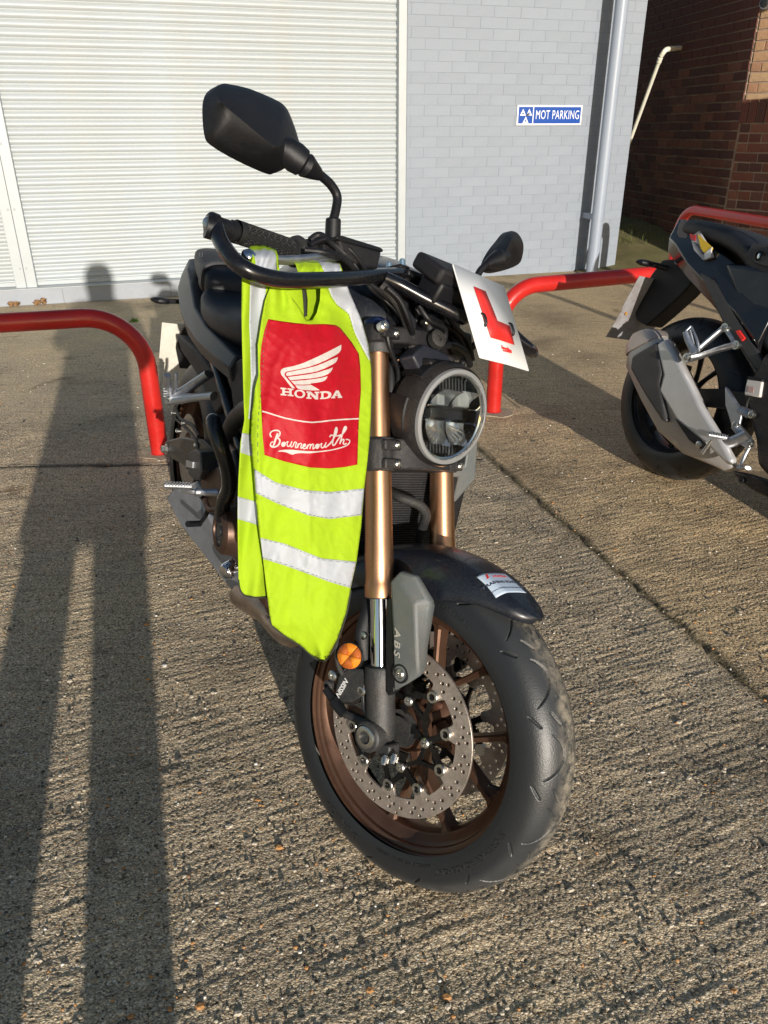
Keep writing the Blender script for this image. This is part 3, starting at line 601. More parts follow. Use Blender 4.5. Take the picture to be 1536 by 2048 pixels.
# ============================================================ NEAR MOTORCYCLE
mc = root('motorcycle', BF, 'black motorcycle with gold forks and bronze wheels parked in the foreground', 'motorcycle')
S = lambda name, m, mt, p=mc, **k: obj(name, m, mt, p, SF, **k)
B = lambda name, m, mt, p=mc, **k: obj(name, m, mt, p, BF, **k)
def sub(name, m, mt, parent, **k): return obj(name, m, mt, parent, None, **k)     # same frame as its parent
WX, WZ = .0128, -.0038
def pol(r, a, l=0.): a = math.radians(a); return Vector((WX+r*math.cos(a), l, WZ+r*math.sin(a)))

def tyre_mesh(cx, cz, R, hw, mt, na=1500, nt=136, groove=True, name='tyre'):
    rc = R-hw; th = np.linspace(-math.radians(106), math.radians(106), nt); ph = np.linspace(0, 2*math.pi, na, endpoint=False)
    TH, PH = np.meshgrid(th, ph); D = np.zeros_like(TH)
    if groove:
        td = np.degrees(TH)
        def cut(pitch_n, off, t0, t1, k1, k2, wd, dep):
            p = 2*math.pi/pitch_n
            for s in (-1, 1):
                t = td*s; u = (t-t0)/(t1-t0); inside = (u > 0) & (u < 1)
                c = np.radians(off+(3.6 if s < 0 else 0)*1.7)+np.radians(k1*u+k2*u*u)
                q = (PH-c+p/2) % p-p/2; prof = np.exp(-(np.abs(q*R)/(wd*np.clip(np.sin(np.pi*np.clip(u, 0, 1)), .0, 1)**.5+1e-5))**4)
                np.maximum(D, np.where(inside, prof*dep, 0), out=D)
        def arc(off, half, tm, te, sk, wd, dep):
            p = 2*math.pi/15
            for s in (-1, 1):
                t = TH*s; q = ((PH-math.radians(off+(9 if s > 0 else 0))+p/2) % p-p/2)/math.radians(half); ins = np.abs(q) < 1
                tc = np.radians(tm+(te-tm)*q*q+sk*q); w_ = wd*np.clip(1-q*q, 0, 1)**.35+1e-5
                np.maximum(D, np.where(ins, np.exp(-(np.abs(t-tc)*hw/w_)**4)*dep, 0), out=D)
        arc(0, 7.6, 19, 44, -8, .0018, .006); arc(12.2, 2.3, 60, 60, 8, .0016, .005); arc(12.0, 2.4, 27, 27, 7, .0015, .005)
    r = rc+(hw-D)*np.cos(TH); l = (hw-D)*np.sin(TH)*1.0
    # raised bead line near the rim
    r += np.where((np.abs(np.degrees(TH)) > 93) & (np.abs(np.degrees(TH)) < 97), -.0008, 0)
    V = np.stack([cx+r*np.cos(PH), l, cz+r*np.sin(PH)], -1).reshape(-1, 3)
    i = np.arange(na*nt).reshape(na, nt); j = np.roll(i, -1, 0); Q = np.stack([i[:, :-1], i[:, 1:], j[:, 1:], j[:, :-1]], -1).reshape(-1, 4).astype(np.int32)
    me = bpy.data.meshes.new(name); me.vertices.add(len(V)); me.vertices.foreach_set('co', V.astype(np.float32).ravel()); me.loops.add(Q.size); me.loops.foreach_set('vertex_index', Q.ravel())
    me.polygons.add(len(Q)); me.polygons.foreach_set('loop_start', np.arange(0, Q.size, 4, dtype=np.int32)); me.polygons.foreach_set('use_smooth', np.ones(len(Q), bool)); me.update(calc_edges=True); me.materials.append(mt); return me
def tyre_mat(name, scale_c, R, hw):
    m = bpy.data.materials.new(name); m.use_nodes = True; nt = m.node_tree; p = nt.nodes['Principled BSDF']; L = nt.links.new
    tc = N(nt, 'ShaderNodeTexCoord'); g = N(nt, 'ShaderNodeSeparateXYZ'); L(tc.outputs['Object'], g.inputs[0])
    ab = N(nt, 'ShaderNodeMath', operation='ABSOLUTE'); L(g.outputs[1], ab.inputs[0])
    a = N(nt, 'ShaderNodeMapRange'); a.inputs[1].default_value = hw*.50; a.inputs[2].default_value = hw*.12; a.inputs[3].default_value = 0.; a.inputs[4].default_value = .9; L(ab.outputs[0], a.inputs[0])
    n = N(nt, 'ShaderNodeTexNoise', i_Scale=45., i_Detail=10., i_Roughness=.75); L(tc.outputs['Object'], n.inputs['Vector'])
    nr = N(nt, 'ShaderNodeMapRange'); nr.inputs[1].default_value = .40; nr.inputs[2].default_value = .62; L(n.outputs[0], nr.inputs[0])
    mu = N(nt, 'ShaderNodeMath', operation='MULTIPLY'); L(a.outputs[0], mu.inputs[0]); L(nr.outputs[0], mu.inputs[1])
    n2 = N(nt, 'ShaderNodeTexNoise', i_Scale=12., i_Detail=6.); L(tc.outputs['Object'], n2.inputs['Vector'])
    ba = N(nt, 'ShaderNodeMapRange'); ba.inputs[3].default_value = 0; ba.inputs[4].default_value = 1.; L(n2.outputs[0], ba.inputs[0])
    sw_ = N(nt, 'ShaderNodeMapRange'); sw_.inputs[1].default_value = hw*.93; sw_.inputs[2].default_value = hw*.80; L(ab.outputs[0], sw_.inputs[0]); bm_x = N(nt, 'ShaderNodeMath', operation='MULTIPLY'); L(ba.outputs[0], bm_x.inputs[0]); L(sw_.outputs[0], bm_x.inputs[1]); ba = bm_x
    mx0 = N(nt, 'ShaderNodeMix', data_type='RGBA'); mx0.inputs[6].default_value = (.016, .018, .021, 1); mx0.inputs[7].default_value = (.052, .055, .058, 1); L(ba.outputs[0], mx0.inputs[0])
    mx = N(nt, 'ShaderNodeMix', data_type='RGBA'); L(mx0.outputs[2], mx.inputs[6]); mx.inputs[7].default_value = (.30, .26, .20, 1); L(mu.outputs[0], mx.inputs[0]); L(mx.outputs[2], p.inputs['Base Color'])
    rr = N(nt, 'ShaderNodeMapRange'); rr.inputs[3].default_value = .40; rr.inputs[4].default_value = .9; L(mu.outputs[0], rr.inputs[0]); L(rr.outputs[0], p.inputs['Roughness'])
    nb = N(nt, 'ShaderNodeTexNoise', i_Scale=420., i_Detail=4.); L(tc.outputs['Object'], nb.inputs['Vector']); b = N(nt, 'ShaderNodeBump'); b.inputs['Strength'].default_value = .35; b.inputs['Distance'].default_value = .0012; L(nb.outputs[0], b.inputs['Height']); L(b.outputs[0], p.inputs['Normal'])
    return m
TYM = tyre_mat('tyre rubber', 0, .3, .06)
TYB = mat('sidewall lettering rubber', (.02, .021, .023), .35)

# front wheel ---------------------------------------------------------
rim = M(); ax = (0, 1, 0); o_ = (WX, 0, WZ)
rp = [(-.047, .2290), (-.048, .2262), (-.0465, .2235), (-.0435, .2225), (-.0425, .2170), (-.0405, .2140), (-.0345, .2125), (-.030, .2050), (-.022, .1985), (-.020, .1945), (-.012, .1905), (.012, .1905), (.020, .1945), (.022, .1985), (.030, .2050), (.0345, .2125), (.0405, .2140), (.0425, .2170), (.0435, .2225), (.0465, .2235), (.048, .2262), (.047, .2290), (.041, .2290), (.038, .2235), (.02, .205), (-.02, .205), (-.038, .2235), (-.041, .2290)]
ringlathe(rim, o_, ax, rp, 128)
fw = S('front_wheel', rim, BRZ)
hub = M(); lathe(hub, o_, ax, [(-.052, .020), (-.052, .036), (-.044, .040), (-.040, .047), (-.03, .049), (-.022, .036), (.022, .036), (.03, .049), (.040, .047), (.044, .040), (.052, .036), (.052, .02)], 48); sub('hub', hub, BRZ, fw)
for s in (-1, 1):
    hb_ = M(); lathe(hb_, (WX, s*.053, WZ), (0, s, 0), [(0, .034), (.004, .034), (.004, .024), (.012, .024), (.012, .012)], 40); sub('bearing_cap', hb_, LUG, fw)
sub('tyre', tyre_mesh(WX, WZ, .3, .0615, TYM), None, fw)
def spoke_mesh(a):
    m = M(); a = math.radians(a)
    def P(r, da, l, w): # centre radius r, angle offset da deg
        t = a+math.radians(da); c = Vector((math.cos(t), 0, math.sin(t))); n = Vector((-math.sin(t), 0, math.cos(t))); o = Vector((WX, 0, WZ))+c*r
        return [o+n*w+Vector((0, l, 0)), o+n*w*.55+Vector((0, l+.004, 0)), o-n*w*.55+Vector((0, l+.004, 0)), o-n*w+Vector((0, l, 0)), o-n*w+Vector((0, -l, 0)), o-n*w*.55+Vector((0, -l-.004, 0)), o+n*w*.55+Vector((0, -l-.004, 0)), o+n*w+Vector((0, -l, 0))]
    loft(m, [P(.042, 0, .018, .017), P(.062, 0, .016, .0125), P(.082, 0, .014, .0125)])
    for s in (-1, 1):
        loft(m, [P(.074, s*3, .0145, .0085), P(.10, s*8.5, .0125, .0062), P(.15, s*15.5, .0115, .0058), P(.185, s*18, .013, .0078), P(.194, s*18.4, .017, .013)])
    return m
for k in range(5): sub('spoke', spoke_mesh(56+72*k), BRZ, fw, ang=30)
ROT = []
def rotor():
    out = circ((0, 0), .1545, 120); inner = []
    for i in range(240):
        a = 360*i/240; d = min(abs((a-6.4-36*k+180) % 360-180) for k in range(10))
        r = .1215 if d > 7.5 else (.0985 if d < 4.2 else .1215-(7.5-d)/3.3*.023); inner.append((r*math.cos(math.radians(a)), r*math.sin(math.radians(a))))
    sp = [out, inner]
    for k in range(18):
        for r, da in ((.1275, 0), (.1360, 5.), (.1440, 1.5), (.1500, 8.), (.1400, 12.)):
            a = math.radians(20*k+da); sp.append(circ((r*math.cos(a), r*math.sin(a)), .0037 if r < .149 else .0030, 10))
    for k in range(10):
        a = math.radians(6.4+36*k); sp.append(circ((.105*math.cos(a), .105*math.sin(a)), .0055, 12))
    return curve2d(sp, .0048, .0003)
R0 = rotor()
for s in (-1, 1):
    m = M(); m.merge(R0); m.map(lambda v: Vector((WX+v.x, s*.0627+v.z, WZ+v.y))); bd = sub('brake_disc', m, DISC, fw)
    c = M(); l = s*.0660; zc = 0
    def fbar(p, q, w0, w1, dz):
        d = (q-p); L0 = d.length; d = d.normalized(); nn_ = Vector((-d.z, 0, d.x)); P = []
        for t, ww in ((0, w0), (.18, w0*.8), (.5, min(w0, w1)*.62), (.82, w1*.8), (1, w1)): P.append(p+d*L0*t+nn_*ww)
        for t, ww in ((1, w1), (.82, w1*.8), (.5, min(w0, w1)*.62), (.18, w0*.8), (0, w0)): P.append(p+d*L0*t-nn_*ww)
        h = .0026+dz; k_ = len(P); c.add([x+Vector((0, h, 0)) for x in P]+[x-Vector((0, h, 0)) for x in P], [tuple(range(k_)), tuple(range(k_, 2*k_))]+[(i, (i+1) % k_, k_+(i+1) % k_, k_+i) for i in range(k_)])
    for k in range(5):
        a = -9+72*k; hub_ = pol(.064, a, l)
        fbar(pol(.040, a+10, l), hub_, .010, .0085, .00010); fbar(hub_, pol(.080, a-4, l), .0095, .0075, .00018)
        fbar(hub_, pol(.105, a+15.4, l), .0085, .0085, .00026); fbar(pol(.080, a-4, l), pol(.105, a-20.6, l), .0068, .0085, .00034)
        fbar(hub_, pol(.066, a+36, l), .006, .005, .00042); fbar(pol(.066, a+36, l), pol(.064, a+72, l), .005, .006, .00050); fbar(pol(.066, a+36, l), pol(.105, a+51.4, l), .005, .006, .00058)
    sub('disc_carrier', c, mat('black anodised carrier', (.007, .007, .008), .35, metal=.4, dust=.06), bd, ang=30)
    for k in range(10):
        m = M(); p = pol(.105, 6.4+36*k, s*.0655); lathe(m, p, (0, s, 0), [(-.006, .0108), (.0040, .0108), (.0052, .0098), (.0052, .0060), (-.001, .0055), (-.001, .0)], 20); sub('bobbin', m, ZINC, bd)
    for k in range(5):
        m = M(); p = pol(.064, -9+72*k, s*.069); lathe(m, p, (0, s, 0), [(0, .0092), (.004, .0092), (.006, .007), (.006, .0035), (.002, .003), (.002, 0)], 18); sub('bolt', m, ZINC, bd)
def sidewall(txt, ang, r0, size, side=-1, mt=TYB, bold=.0):
    m = text(txt, size, .0016, bold=bold, space=1.15)
    def f(v):
        r = r0+v.y; a = math.radians(ang)-v.x/r0; c = max(-1, min(1, (r-.2385)/.0615)); l = .0615*math.sqrt(max(0, 1-c*c))+.0003+v.z
        return Vector((WX+r*math.cos(a), side*l, WZ+r*math.sin(a)))
    m.map(f); return m
sub('sidewall_lettering', sidewall('DUNLOP', -125, .247, .021, bold=.0004), TYB, fw)
sub('sidewall_lettering', sidewall('SPORTMAX ROADSPORT', -52, .247, .014), TYB, fw)
sub('sidewall_lettering', sidewall('120/70ZR17 M/C (58W) TUBELESS', -88, .236, .0075), TYB, fw)
sub('sidewall_lettering', sidewall('SPORTMAX', 62, .246, .014), TYB, fw)
m = M(); cyl(m, pol(.203, -24, -.012), pol(.178, -24, -.03), .0035, n=10); sub('valve', m, RUB, fw)

# forks ---------------------------------------------------------------
FL = .097
def fork(s):
    x = s*FL; m = M()
    lathe(m, (0, x, 0), (0, 0, 1), [(.236, .018), (.236, .0262), (.256, .0262), (.260, .0250), (.272, .0246), (.284, .0252), (.310, .0252), (.33, .0244), (.40, .0236), (.452, .0228), (.513, .0215), (.60, .0203), (.675, .0200), (.675, .01)], 48)
    fo = S('fork_leg', m, GOLD)
    m = M(); lathe(m, (0, x, 0), (0, 0, 1), [(.2335, .0175), (.2335, .0245), (.2365, .0245), (.2365, .0175)], 40); sub('dust_seal', m, RUB, fo)
    m = M(); cyl(m, (0, x, .09), (0, x, .24), .0172, n=40); sub('chrome_tube', m, CHR, fo)
    m = M(); lathe(m, (.0, x, 0), (0, 0, 1), [(-.03, .012), (-.022, .022), (.0, .026), (.05, .0255), (.075, .0262), (.080, .0275), (.110, .0275), (.114, .0255), (.116, .018)], 40); lg = sub('fork_lug', m, LUG, fo)
    m = M(); cyl(m, (WX-.018, x-s*.004, WZ), (WX-.018, x+s*.036, WZ), .030, .027, n=32); box(m, (WX+.004, x+s*.004, WZ-.022), (.034, .030, .020)); sub('axle_clamp', m, LUG, fo, bevel=.004)
    m = M(); lathe(m, (WX-.018, x+s*.034, WZ), (0, s, 0), [(0, .0195), (.004, .0195), (.005, .0175), (.005, .0115), (-.0, .0110), (-.0, 0)], 24); sub('axle_end', m, ZINC, fo)
    for q in (0, 1):
        m = M(); c = Vector((WX+.012+q*.020, x+s*.018, WZ-.030+q*.006)); cyl(m, c-Vector((0, 0, .004)), c+Vector((0, s*.004, -.012)), .0075, n=14); cyl(m, c, c+Vector((0, s*.008, -.014)), .0045, n=10); sub('pinch_bolt', m, ZINC, fo)
    return fo
fk = [fork(-1), fork(1)]
# fork cover + mudguard
def spx(px, py, l): v = SF.hit(px, py, 'y', l); return (v.x, v.z)
def cover(s):
    out = [(779, 1164), (800, 1142), (832, 1152), (862, 1203), (864, 1214), (859, 1245), (850, 1298), (848, 1328), (840, 1352), (815, 1368), (787, 1383), (786, 1290)]
    fr_ = [0, 0, .006, .020, .024, .022, .020, .018, .010, .004, 0, 0]; n = len(out); m = M()
    V0 = [spx(a, b, -(.118-f)) for (a, b), f in zip(out, fr_)]; V0 = [(p[0], s*(.118-f), p[1]) for p, f in zip(V0, fr_)]
    V1 = [(p[0]-.004, s*(abs(p[1])-.016), p[2]) for p in V0]
    k1, k2, k3 = [(lambda q: (q[0], s*.1195, q[1]))(spx(a, b, -.1195)) for a, b in ((836, 1322), (829, 1206), (800, 1168))]
    m.add(V0+V1+[k1, k2, k3], []); A_, B_, C_ = 2*n, 2*n+1, 2*n+2
    m.f += [(10, 9, A_), (9, 8, A_), (8, 7, A_), (7, 6, A_), (6, 5, B_, A_), (5, 4, B_), (4, 3, B_), (3, 2, C_, B_), (2, 1, C_), (1, 0, C_), (0, 11, C_), (11, 10, A_, B_, C_)]
    m.f += [tuple(range(n, 2*n))]+[(i, (i+1) % n, n+(i+1) % n, n+i) for i in range(n)]
    c = S('fork_cover', m, GREY, bevel=.005, seg=3, ang=30)
    m = M(); st_ = [spx(a, b, -.112) for a, b in ((774, 1200), (788, 1190), (789, 1384), (777, 1392), (772, 1382), (772, 1330))]; prism(m, st_, s*.094, s*.1135); sub('inner_strip', m, BLK, c, bevel=.002)
    b = spx(799, 1348, -.12); m = M(); lathe(m, (b[0], s*.113, b[1]), (0, s, 0), [(0, .0165), (.006, .0165), (.007, .014), (.002, .0115), (.002, 0)], 28); sub('bolt_cup', m, BLK, c)
    m = M(); lathe(m, (b[0], s*.114, b[1]), (0, s, 0), [(0, .0085), (.006, .0085), (.0085, .006), (.0085, .0035), (.005, .003), (.005, 0)], 20); sub('bolt', m, ZINC, c)
    if s < 0:
        m = text('ABS', .0185, .0006, shear=.25, bold=.0003, space=1.35); a0 = spx(794, 1284, -.1205); d = Vector((spx(793, 1330, -.12)[0]-spx(795, 1240, -.12)[0], 0, spx(793, 1330, -.12)[1]-spx(795, 1240, -.12)[1])).normalized(); up = Vector((-d.z, 0, d.x)); up = up if up.x > 0 else -up
        m.map(lambda v: Vector((a0[0], -.1206-v.z, a0[1]))+d*v.x*1.25+up*v.y*.9); sub('lettering', m, mat('silver print', (.62, .60, .58), .3, metal=.5), c)
cover(-1); cover(1)
def mudguard():
    m = M(); A = [40.5, 41.6, 44, 47.5, 52, 57.5, 64, 71, 78, 86, 94, 102, 112, 122, 130]; W = [.012, .026, .038, .048, .056, .063, .068, .071, .073, .073, .072, .070, .066, .062, .055]; Dp = [.003, .007, .012, .018, .025, .036, .052, .068, .078, .08, .074, .060, .05, .045, .04]
    n = 28; outer = []; inner = []
    for a, w, d in zip(A, W, Dp):
        for sh, L_ in ((0, outer), (.0035, inner)):
            row = []
            for i in range(n+1):
                t = -1+2*i/n; y = math.copysign(abs(math.sin(t*math.pi/2)), t)*(w-sh); u = abs(t)
                crease = .0014*math.exp(-((u-.42)/.10)**2)
                r = .3275-sh-d*(u**3.0)-.010*(u**2)+crease; row.append(pol(r, a, y))
            L_.append(row)
    k = len(A); V = [p for r in outer for p in r]+[p for r in inner for p in r]; q = n+1; F = []
    for i in range(k-1):
        for j in range(n): F += [(i*q+j, i*q+j+1, (i+1)*q+j+1, (i+1)*q+j), (k*q+i*q+j, k*q+(i+1)*q+j, k*q+(i+1)*q+j+1, k*q+i*q+j+1)]
        for j in (0, n): F.append((i*q+j, (i+1)*q+j, k*q+(i+1)*q+j, k*q+i*q+j))
    for i in (0, k-1):
        for j in range(n): F.append((i*q+j, i*q+j+1, k*q+i*q+j+1, k*q+i*q+j))
    m.add(V, F); return m
mg = S('mudguard', mudguard(), DBL, ang=50, sub=1)
def mgp(a, y, off):      # point on the guard's upper skin
    A = [40.5, 41.6, 44, 47.5, 52, 57.5, 64, 71]; W = [.012, .026, .038, .048, .056, .063, .068, .071]; Dp = [.003, .007, .012, .018, .025, .036, .052, .068]
    w = np.interp(a, A, W); d = np.interp(a, A, Dp); u = min(1, math.asin(min(1, abs(y)/w))/(math.pi/2)); return pol(.3275-d*u**3-.010*u*u+.0014*math.exp(-((u-.42)/.10)**2)+off, a, y)
sk = M(); nx_, ny_ = 14, 12        # sticker: a runs back to front, y right to left
def stk(u, v, off): return mgp(52+(61-52)*v+(49.5-52)*u, -.051+.066*u+.002*v, off)
for j in range(ny_+1):
    for i in range(nx_+1): sk.v.append(tuple(stk(i/nx_, j/ny_, .0009)))
sk.f = [(j*(nx_+1)+i, j*(nx_+1)+i+1, (j+1)*(nx_+1)+i+1, (j+1)*(nx_+1)+i) for j in range(ny_) for i in range(nx_)]
sticker = sub('sticker', sk, mat('pale blue sticker', (.50, .60, .74), .35), mg, solid=.0002)
for s_, z_, yy, mt_, b_ in (('HONDA', .0085, .80, REDP, .0001), ('TRAINING SCHOOL', .0088, .50, mat('dark print', (.04, .05, .08), .5), .0003), ('www.honda-bournemouth.co.uk', .0052, .23, mat('dark print', (.04, .05, .08), .5), 0)):
    m = text(s_, z_, .0002, bold=b_); m.map(lambda v: stk(.52+(v.x+(.006 if s_ == 'HONDA' else 0))/.063, yy+v.y/.060, .0014+v.z)); sub('sticker_lettering', m, mt_, sticker)
m = M(); cx_, cy_ = .205, .80
for k in range(4): m.add([stk(.12+.02*k+a, cy_-.09+.05*k+b, .0014) for a, b in ((0, 0), (.10, .06), (.10, .10), (0, .035))], [(0, 1, 2, 3)])
sub('sticker_wing_logo', m, REDP, sticker)

# caliper, reflector ---------------------------------------------------
def caliper(s):
    m = M(); out = [(660, 1392), (672, 1350), (694, 1335), (726, 1338), (733, 1362), (728, 1396), (700, 1412), (676, 1412)]
    P = [spx(a, b, -.112) for a, b in out]; prism(m, P, s*.036, s*.108); c = S('brake_caliper', m, mat('grey anodised caliper', (.035, .035, .038), .35, metal=.6, bump=.3, bscale=500, dust=.5, dustcol=(.2, .15, .1)), bevel=.006, seg=3)
    m = M(); P2 = [(p[0]*.86+P[3][0]*.14, p[1]*.9+P[3][1]*.1) for p in P]; prism(m, P2, s*.107, s*.1135); sub('caliper_face', m, LUG, c, bevel=.003)
    for i, (a, b) in enumerate(((664, 1352), (655, 1372), (722, 1382))):
        q = spx(a, b, -.112); m = M(); lathe(m, (q[0], s*.10, q[1]), (0, s, 0), [(0, .010), (.012, .010), (.014, .007), (.014, .0045), (.010, .004), (.010, 0)], 18); sub('bolt', m, ZINC if i != 1 else LUG, c)
    m = M(); q = [SF.hit(a, b, 'y', -.118) for a, b in ((652, 1378), (668, 1402), (688, 1428))]; q = [Vector((v.x, s*abs(v.y), v.z)) for v in q]; cyl(m, q[0], q[1], .0075, n=14); cyl(m, q[1], q[2], .0105, .0095, n=16); sub('banjo_bolt', m, BLK, c)
    m = M(); q = [SF.hit(a, b, 'y', -.11) for a, b in ((684, 1424), (720, 1440), (756, 1458))]; q = [Vector((v.x, s*abs(v.y), v.z)) for v in q]; tube(m, q, [.008, .008, .012], n=10, smooth=True)
    q = [SF.hit(a, b, 'y', -.104) for a, b in ((735, 1345), (728, 1400), (745, 1450))]; q = [Vector((v.x, s*abs(v.y), v.z)) for v in q]; tube(m, q, [.007, .006, .009], n=10); sub('caliper_bracket', m, LUG, c)
    if s < 0:
        m = text('NISSIN', .0135, .0006, shear=.2, bold=.0003); a0 = SF.hit(684, 1375, 'y', -.1142); d = (SF.hit(675, 1391, 'y', -.1142)-SF.hit(694, 1357, 'y', -.1142)).normalized(); up = d.cross(Vector((0, 1, 0))); up = up if up.z > 0 else -up; up = -up
        m.map(lambda v: Vector((a0.x, -.1142-v.z, a0.z))+d*v.x+up*v.y); sub('lettering', m, mat('white print', (.75, .75, .75), .5), c)
caliper(-1); caliper(1)
def reflector(s):
    c = SF.hit(699, 1312, 'y', -.142); c = Vector((c.x, s*.142, c.z)); ax = Vector((.35, s*1, .05)).normalized(); X = ax.cross(Vector((0, 0, 1))).normalized(); Y = X.cross(ax)
    m = M(); lathe(m, c-ax*.008, ax, [(0, .0225), (.007, .0245), (.008, .0235), (.008, 0)], 40); rf = S('reflector', m, BLK)
    for k in range(6):
        m = M(); P = [c+ax*.0012]+[c+ax*(.0012)+(X*math.cos(t)+Y*math.sin(t))*.0222 for t in [math.radians(60*k+12+j*10) for j in range(7)]]
        m.add(P, [(0, j+1, j+2) for j in range(6)]); sub('reflector_facet', m, AMB if k % 2 else AMB2, rf, solid=.0006)
    m = M(); a = SF.hit(726, 1270, 'y', -.108); a = Vector((a.x, s*.108, a.z)); lathe(m, a, (0, s, 0), [(-.01, .009), (.004, .009), (.006, .006), (.006, 0)], 16); sub('bolt', m, ZINC, rf)
    m = M(); tube(m, [a, a+Vector((-.002, -s*.004, -.02)), c-ax*.008], .006, n=8, flat=.4); tube(m, [a+Vector((.004, -s*.02, .06)), a, a+Vector((-.001, -s*.01, -.06))], [.012, .014, .011], n=8, flat=.4); sub('reflector_bracket', m, BLK, rf)
    m = M(); tube(m, [c+Vector((-.03, s*.0, .10)), c+Vector((-.030, s*.0, .02)), c+Vector((-.036, -s*.01, -.02)), c+Vector((-.035, -s*.02, -.04))], .0045, n=10); S('brake_hose', m, RUB)
reflector(-1); reflector(1)

# yokes ----------------------------------------------------------------
def yoke(h0, h1, wd, name, mt):
    m = M(); P = []
    prism(m, [(-.03, -.125), (.012, -.128), (.026, -.12), (.028, -.085), (.045, -.06), (.05, 0), (.045, .06), (.028, .085), (.026, .12), (.012, .128), (-.03, .125), (-.055, .05), (-.055, -.05)], h0, h1, 'z'); y = S(name, m, mt, bevel=.004)
    for s in (-1, 1):
        m = M(); cyl(m, (0, s*FL, h0-.002), (0, s*FL, h1+.002), .0285, n=36); sub('clamp', m, mt, y, bevel=.002)
        for hh_ in ([h0+.010, h1-.012] if h1-h0 > .04 else [(h0+h1)/2]):
            m = M(); box(m, (.024, s*FL, hh_), (.022, .044, .018)); sub('clamp_ear', m, mt, y, bevel=.003)
            m = M(); lathe(m, (.0345, s*FL+.008*1, hh_), (1, 0, 0), [(0, .007), (.004, .007), (.006, .0052), (.006, .003), (.003, .0027), (.003, 0)], 18); sub('bolt', m, ZINC, y)
    return y
yoke(.455, .509, 0, 'lower_yoke', YOKE); yu = yoke(.672, .702, 0, 'upper_yoke', BLKT)
for s in (-1, 1): m = M(); lathe(m, (0, s*FL, 0), (0, 0, 1), [(.655, .0198), (.655, .027), (.675, .0275), (.70, .027)], 32); S('yoke_sleeve', m, LUG)
for s in (-1, 1):
    m = M(); lathe(m, (0, s*FL, .702), (0, 0, 1), [(0, .0225), (.010, .0225), (.012, .019), (.012, .011), (.016, .011), (.016, 0)], 24); sub('fork_cap', m, mat('dark blue cap', (.01, .02, .07), .25, metal=.6), yu)

# handlebar ------------------------------------------------------------
bar = M(); tube(bar, [(-.044, -.40, .803), (-.043, -.24, .806), (-.028, -.15, .803), (-.004, -.085, .795), (0, 0, .793), (-.004, .085, .795), (-.028, .15, .803), (-.043, .24, .806), (-.044, .40, .803)], .0112, n=16); hb0 = S('handlebar', bar, BLK)
for s in (-1, 1):
    m = M(); box(m, (0, s*.042, .755), (.04, .028, .09)); box(m, (0, s*.042, .802), (.046, .03, .03)); sub('riser', m, BLKT, hb0, bevel=.005)
    for f_ in (-.015, .015):
        m = M(); lathe(m, (f_, s*.042, .816), (0, 0, 1), [(0, .0055), (.010, .0055), (.012, .004), (.012, 0)], 12); sub('bolt', m, mat('blue zinc', (.35, .50, .62), .3, metal=.8), hb0)
    # grip with diamond relief
    na, nl = 96, 150; V = []; l0, l1 = .255, .372
    for i in range(nl+1):
        l = l0+(l1-l0)*i/nl
        for j in range(na):
            t = 2*math.pi*j/na; a = (t*.0165*2.2+(l-l0))/.0125; b = (t*.0165*2.2-(l-l0))/.0125
            gsm = min(abs(math.sin(a*math.pi/1)), abs(math.sin(b*math.pi/1))); r = .0172-(.0019 if gsm < .30 and .01 < l-l0 < l1-l0-.01 else 0)
            f_ = -.0435; V.append((f_+r*math.cos(t), s*l, .8045+r*math.sin(t)))
    m = M(); m.add(V, [(i*na+j, i*na+(j+1) % na, (i+1)*na+(j+1) % na, (i+1)*na+j) for i in range(nl) for j in range(na)]); gp = S('grip', m, mat('grip rubber', (.012, .012, .013), .6), ang=50)
    m = M(); lathe(m, (-.0435, s*.243, .8045), (0, s, 0), [(0, .012), (.0, .0245), (.005, .0255), (.010, .0235), (.012, .017)], 36); sub('grip_flange', m, RUB, gp)
    m = M(); lathe(m, (-.044, s*.374, .804), (0, s, 0), [(0, .012), (0, .0155), (.006, .0155), (.007, .0135), (.034, .0135), (.035, .0165), (.044, .0165), (.046, .0135)], 32); be = sub('bar_end', m, BLK, gp)
    m = M(); lathe(m, (-.044, s*.419, .804), (0, s, 0), [(0, .0105), (.004, .0100), (.008, .0065), (.009, 0)], 24); sub('bar_end_bolt', m, ZINC, gp)
    # switchgear
    m = M(); loft(m, [sell((0, 0, 0), .02, .018, .018)]) if False else None
    lathe(m, (-.040, s*.172, .806), (0, s, 0), [(0, .014), (.003, .022), (.030, .024), (.055, .023), (.068, .018), (.070, .012)], 28); box(m, (-.022, s*.20, .800), (.035, .045, .032)); sw = S('switchgear', m, BLKT, bevel=.003)
    m = M(); box(m, (-.064, s*.20, .812), (.008, .018, .010)); sub('switch_button', m, REDP if s < 0 else BLKT, sw, bevel=.002)
    # lever perch + mirror boss
    m = M(); box(m, (-.018, s*.175, .812), (.055, .030, .030)); cyl(m, (-.012, s*.195, .815), (-.006, s*.198, .862), .0135, .0125, n=20); S('lever_perch', m, BLK, bevel=.003)
LVP = [(.006, .225, .790), (.013, .262, .779), (.010, .305, .767), (.004, .348, .759), (.0, .384, .754)]
for s in (-1, 1):
    m = M(); tube(m, [(a, s*b, c) for a, b, c in [(.005, .178, .808)]+LVP], [.009, .0085, .0080, .0075, .007, .006], n=14, flat=.75); lv = S('brake_lever' if s < 0 else 'clutch_lever', m, ALU)
    m = M(); c = Vector((.0, s*.386, .754)); secs_ = [ringpts(c+Vector((0, 0, .0125*math.sin(t))), (0, 0, 1), max(.0125*math.cos(t), 1e-4), 20) for t in [-1.57+i*.314 for i in range(11)]]; loft(m, secs_); sub('lever_ball', m, CHR, lv)
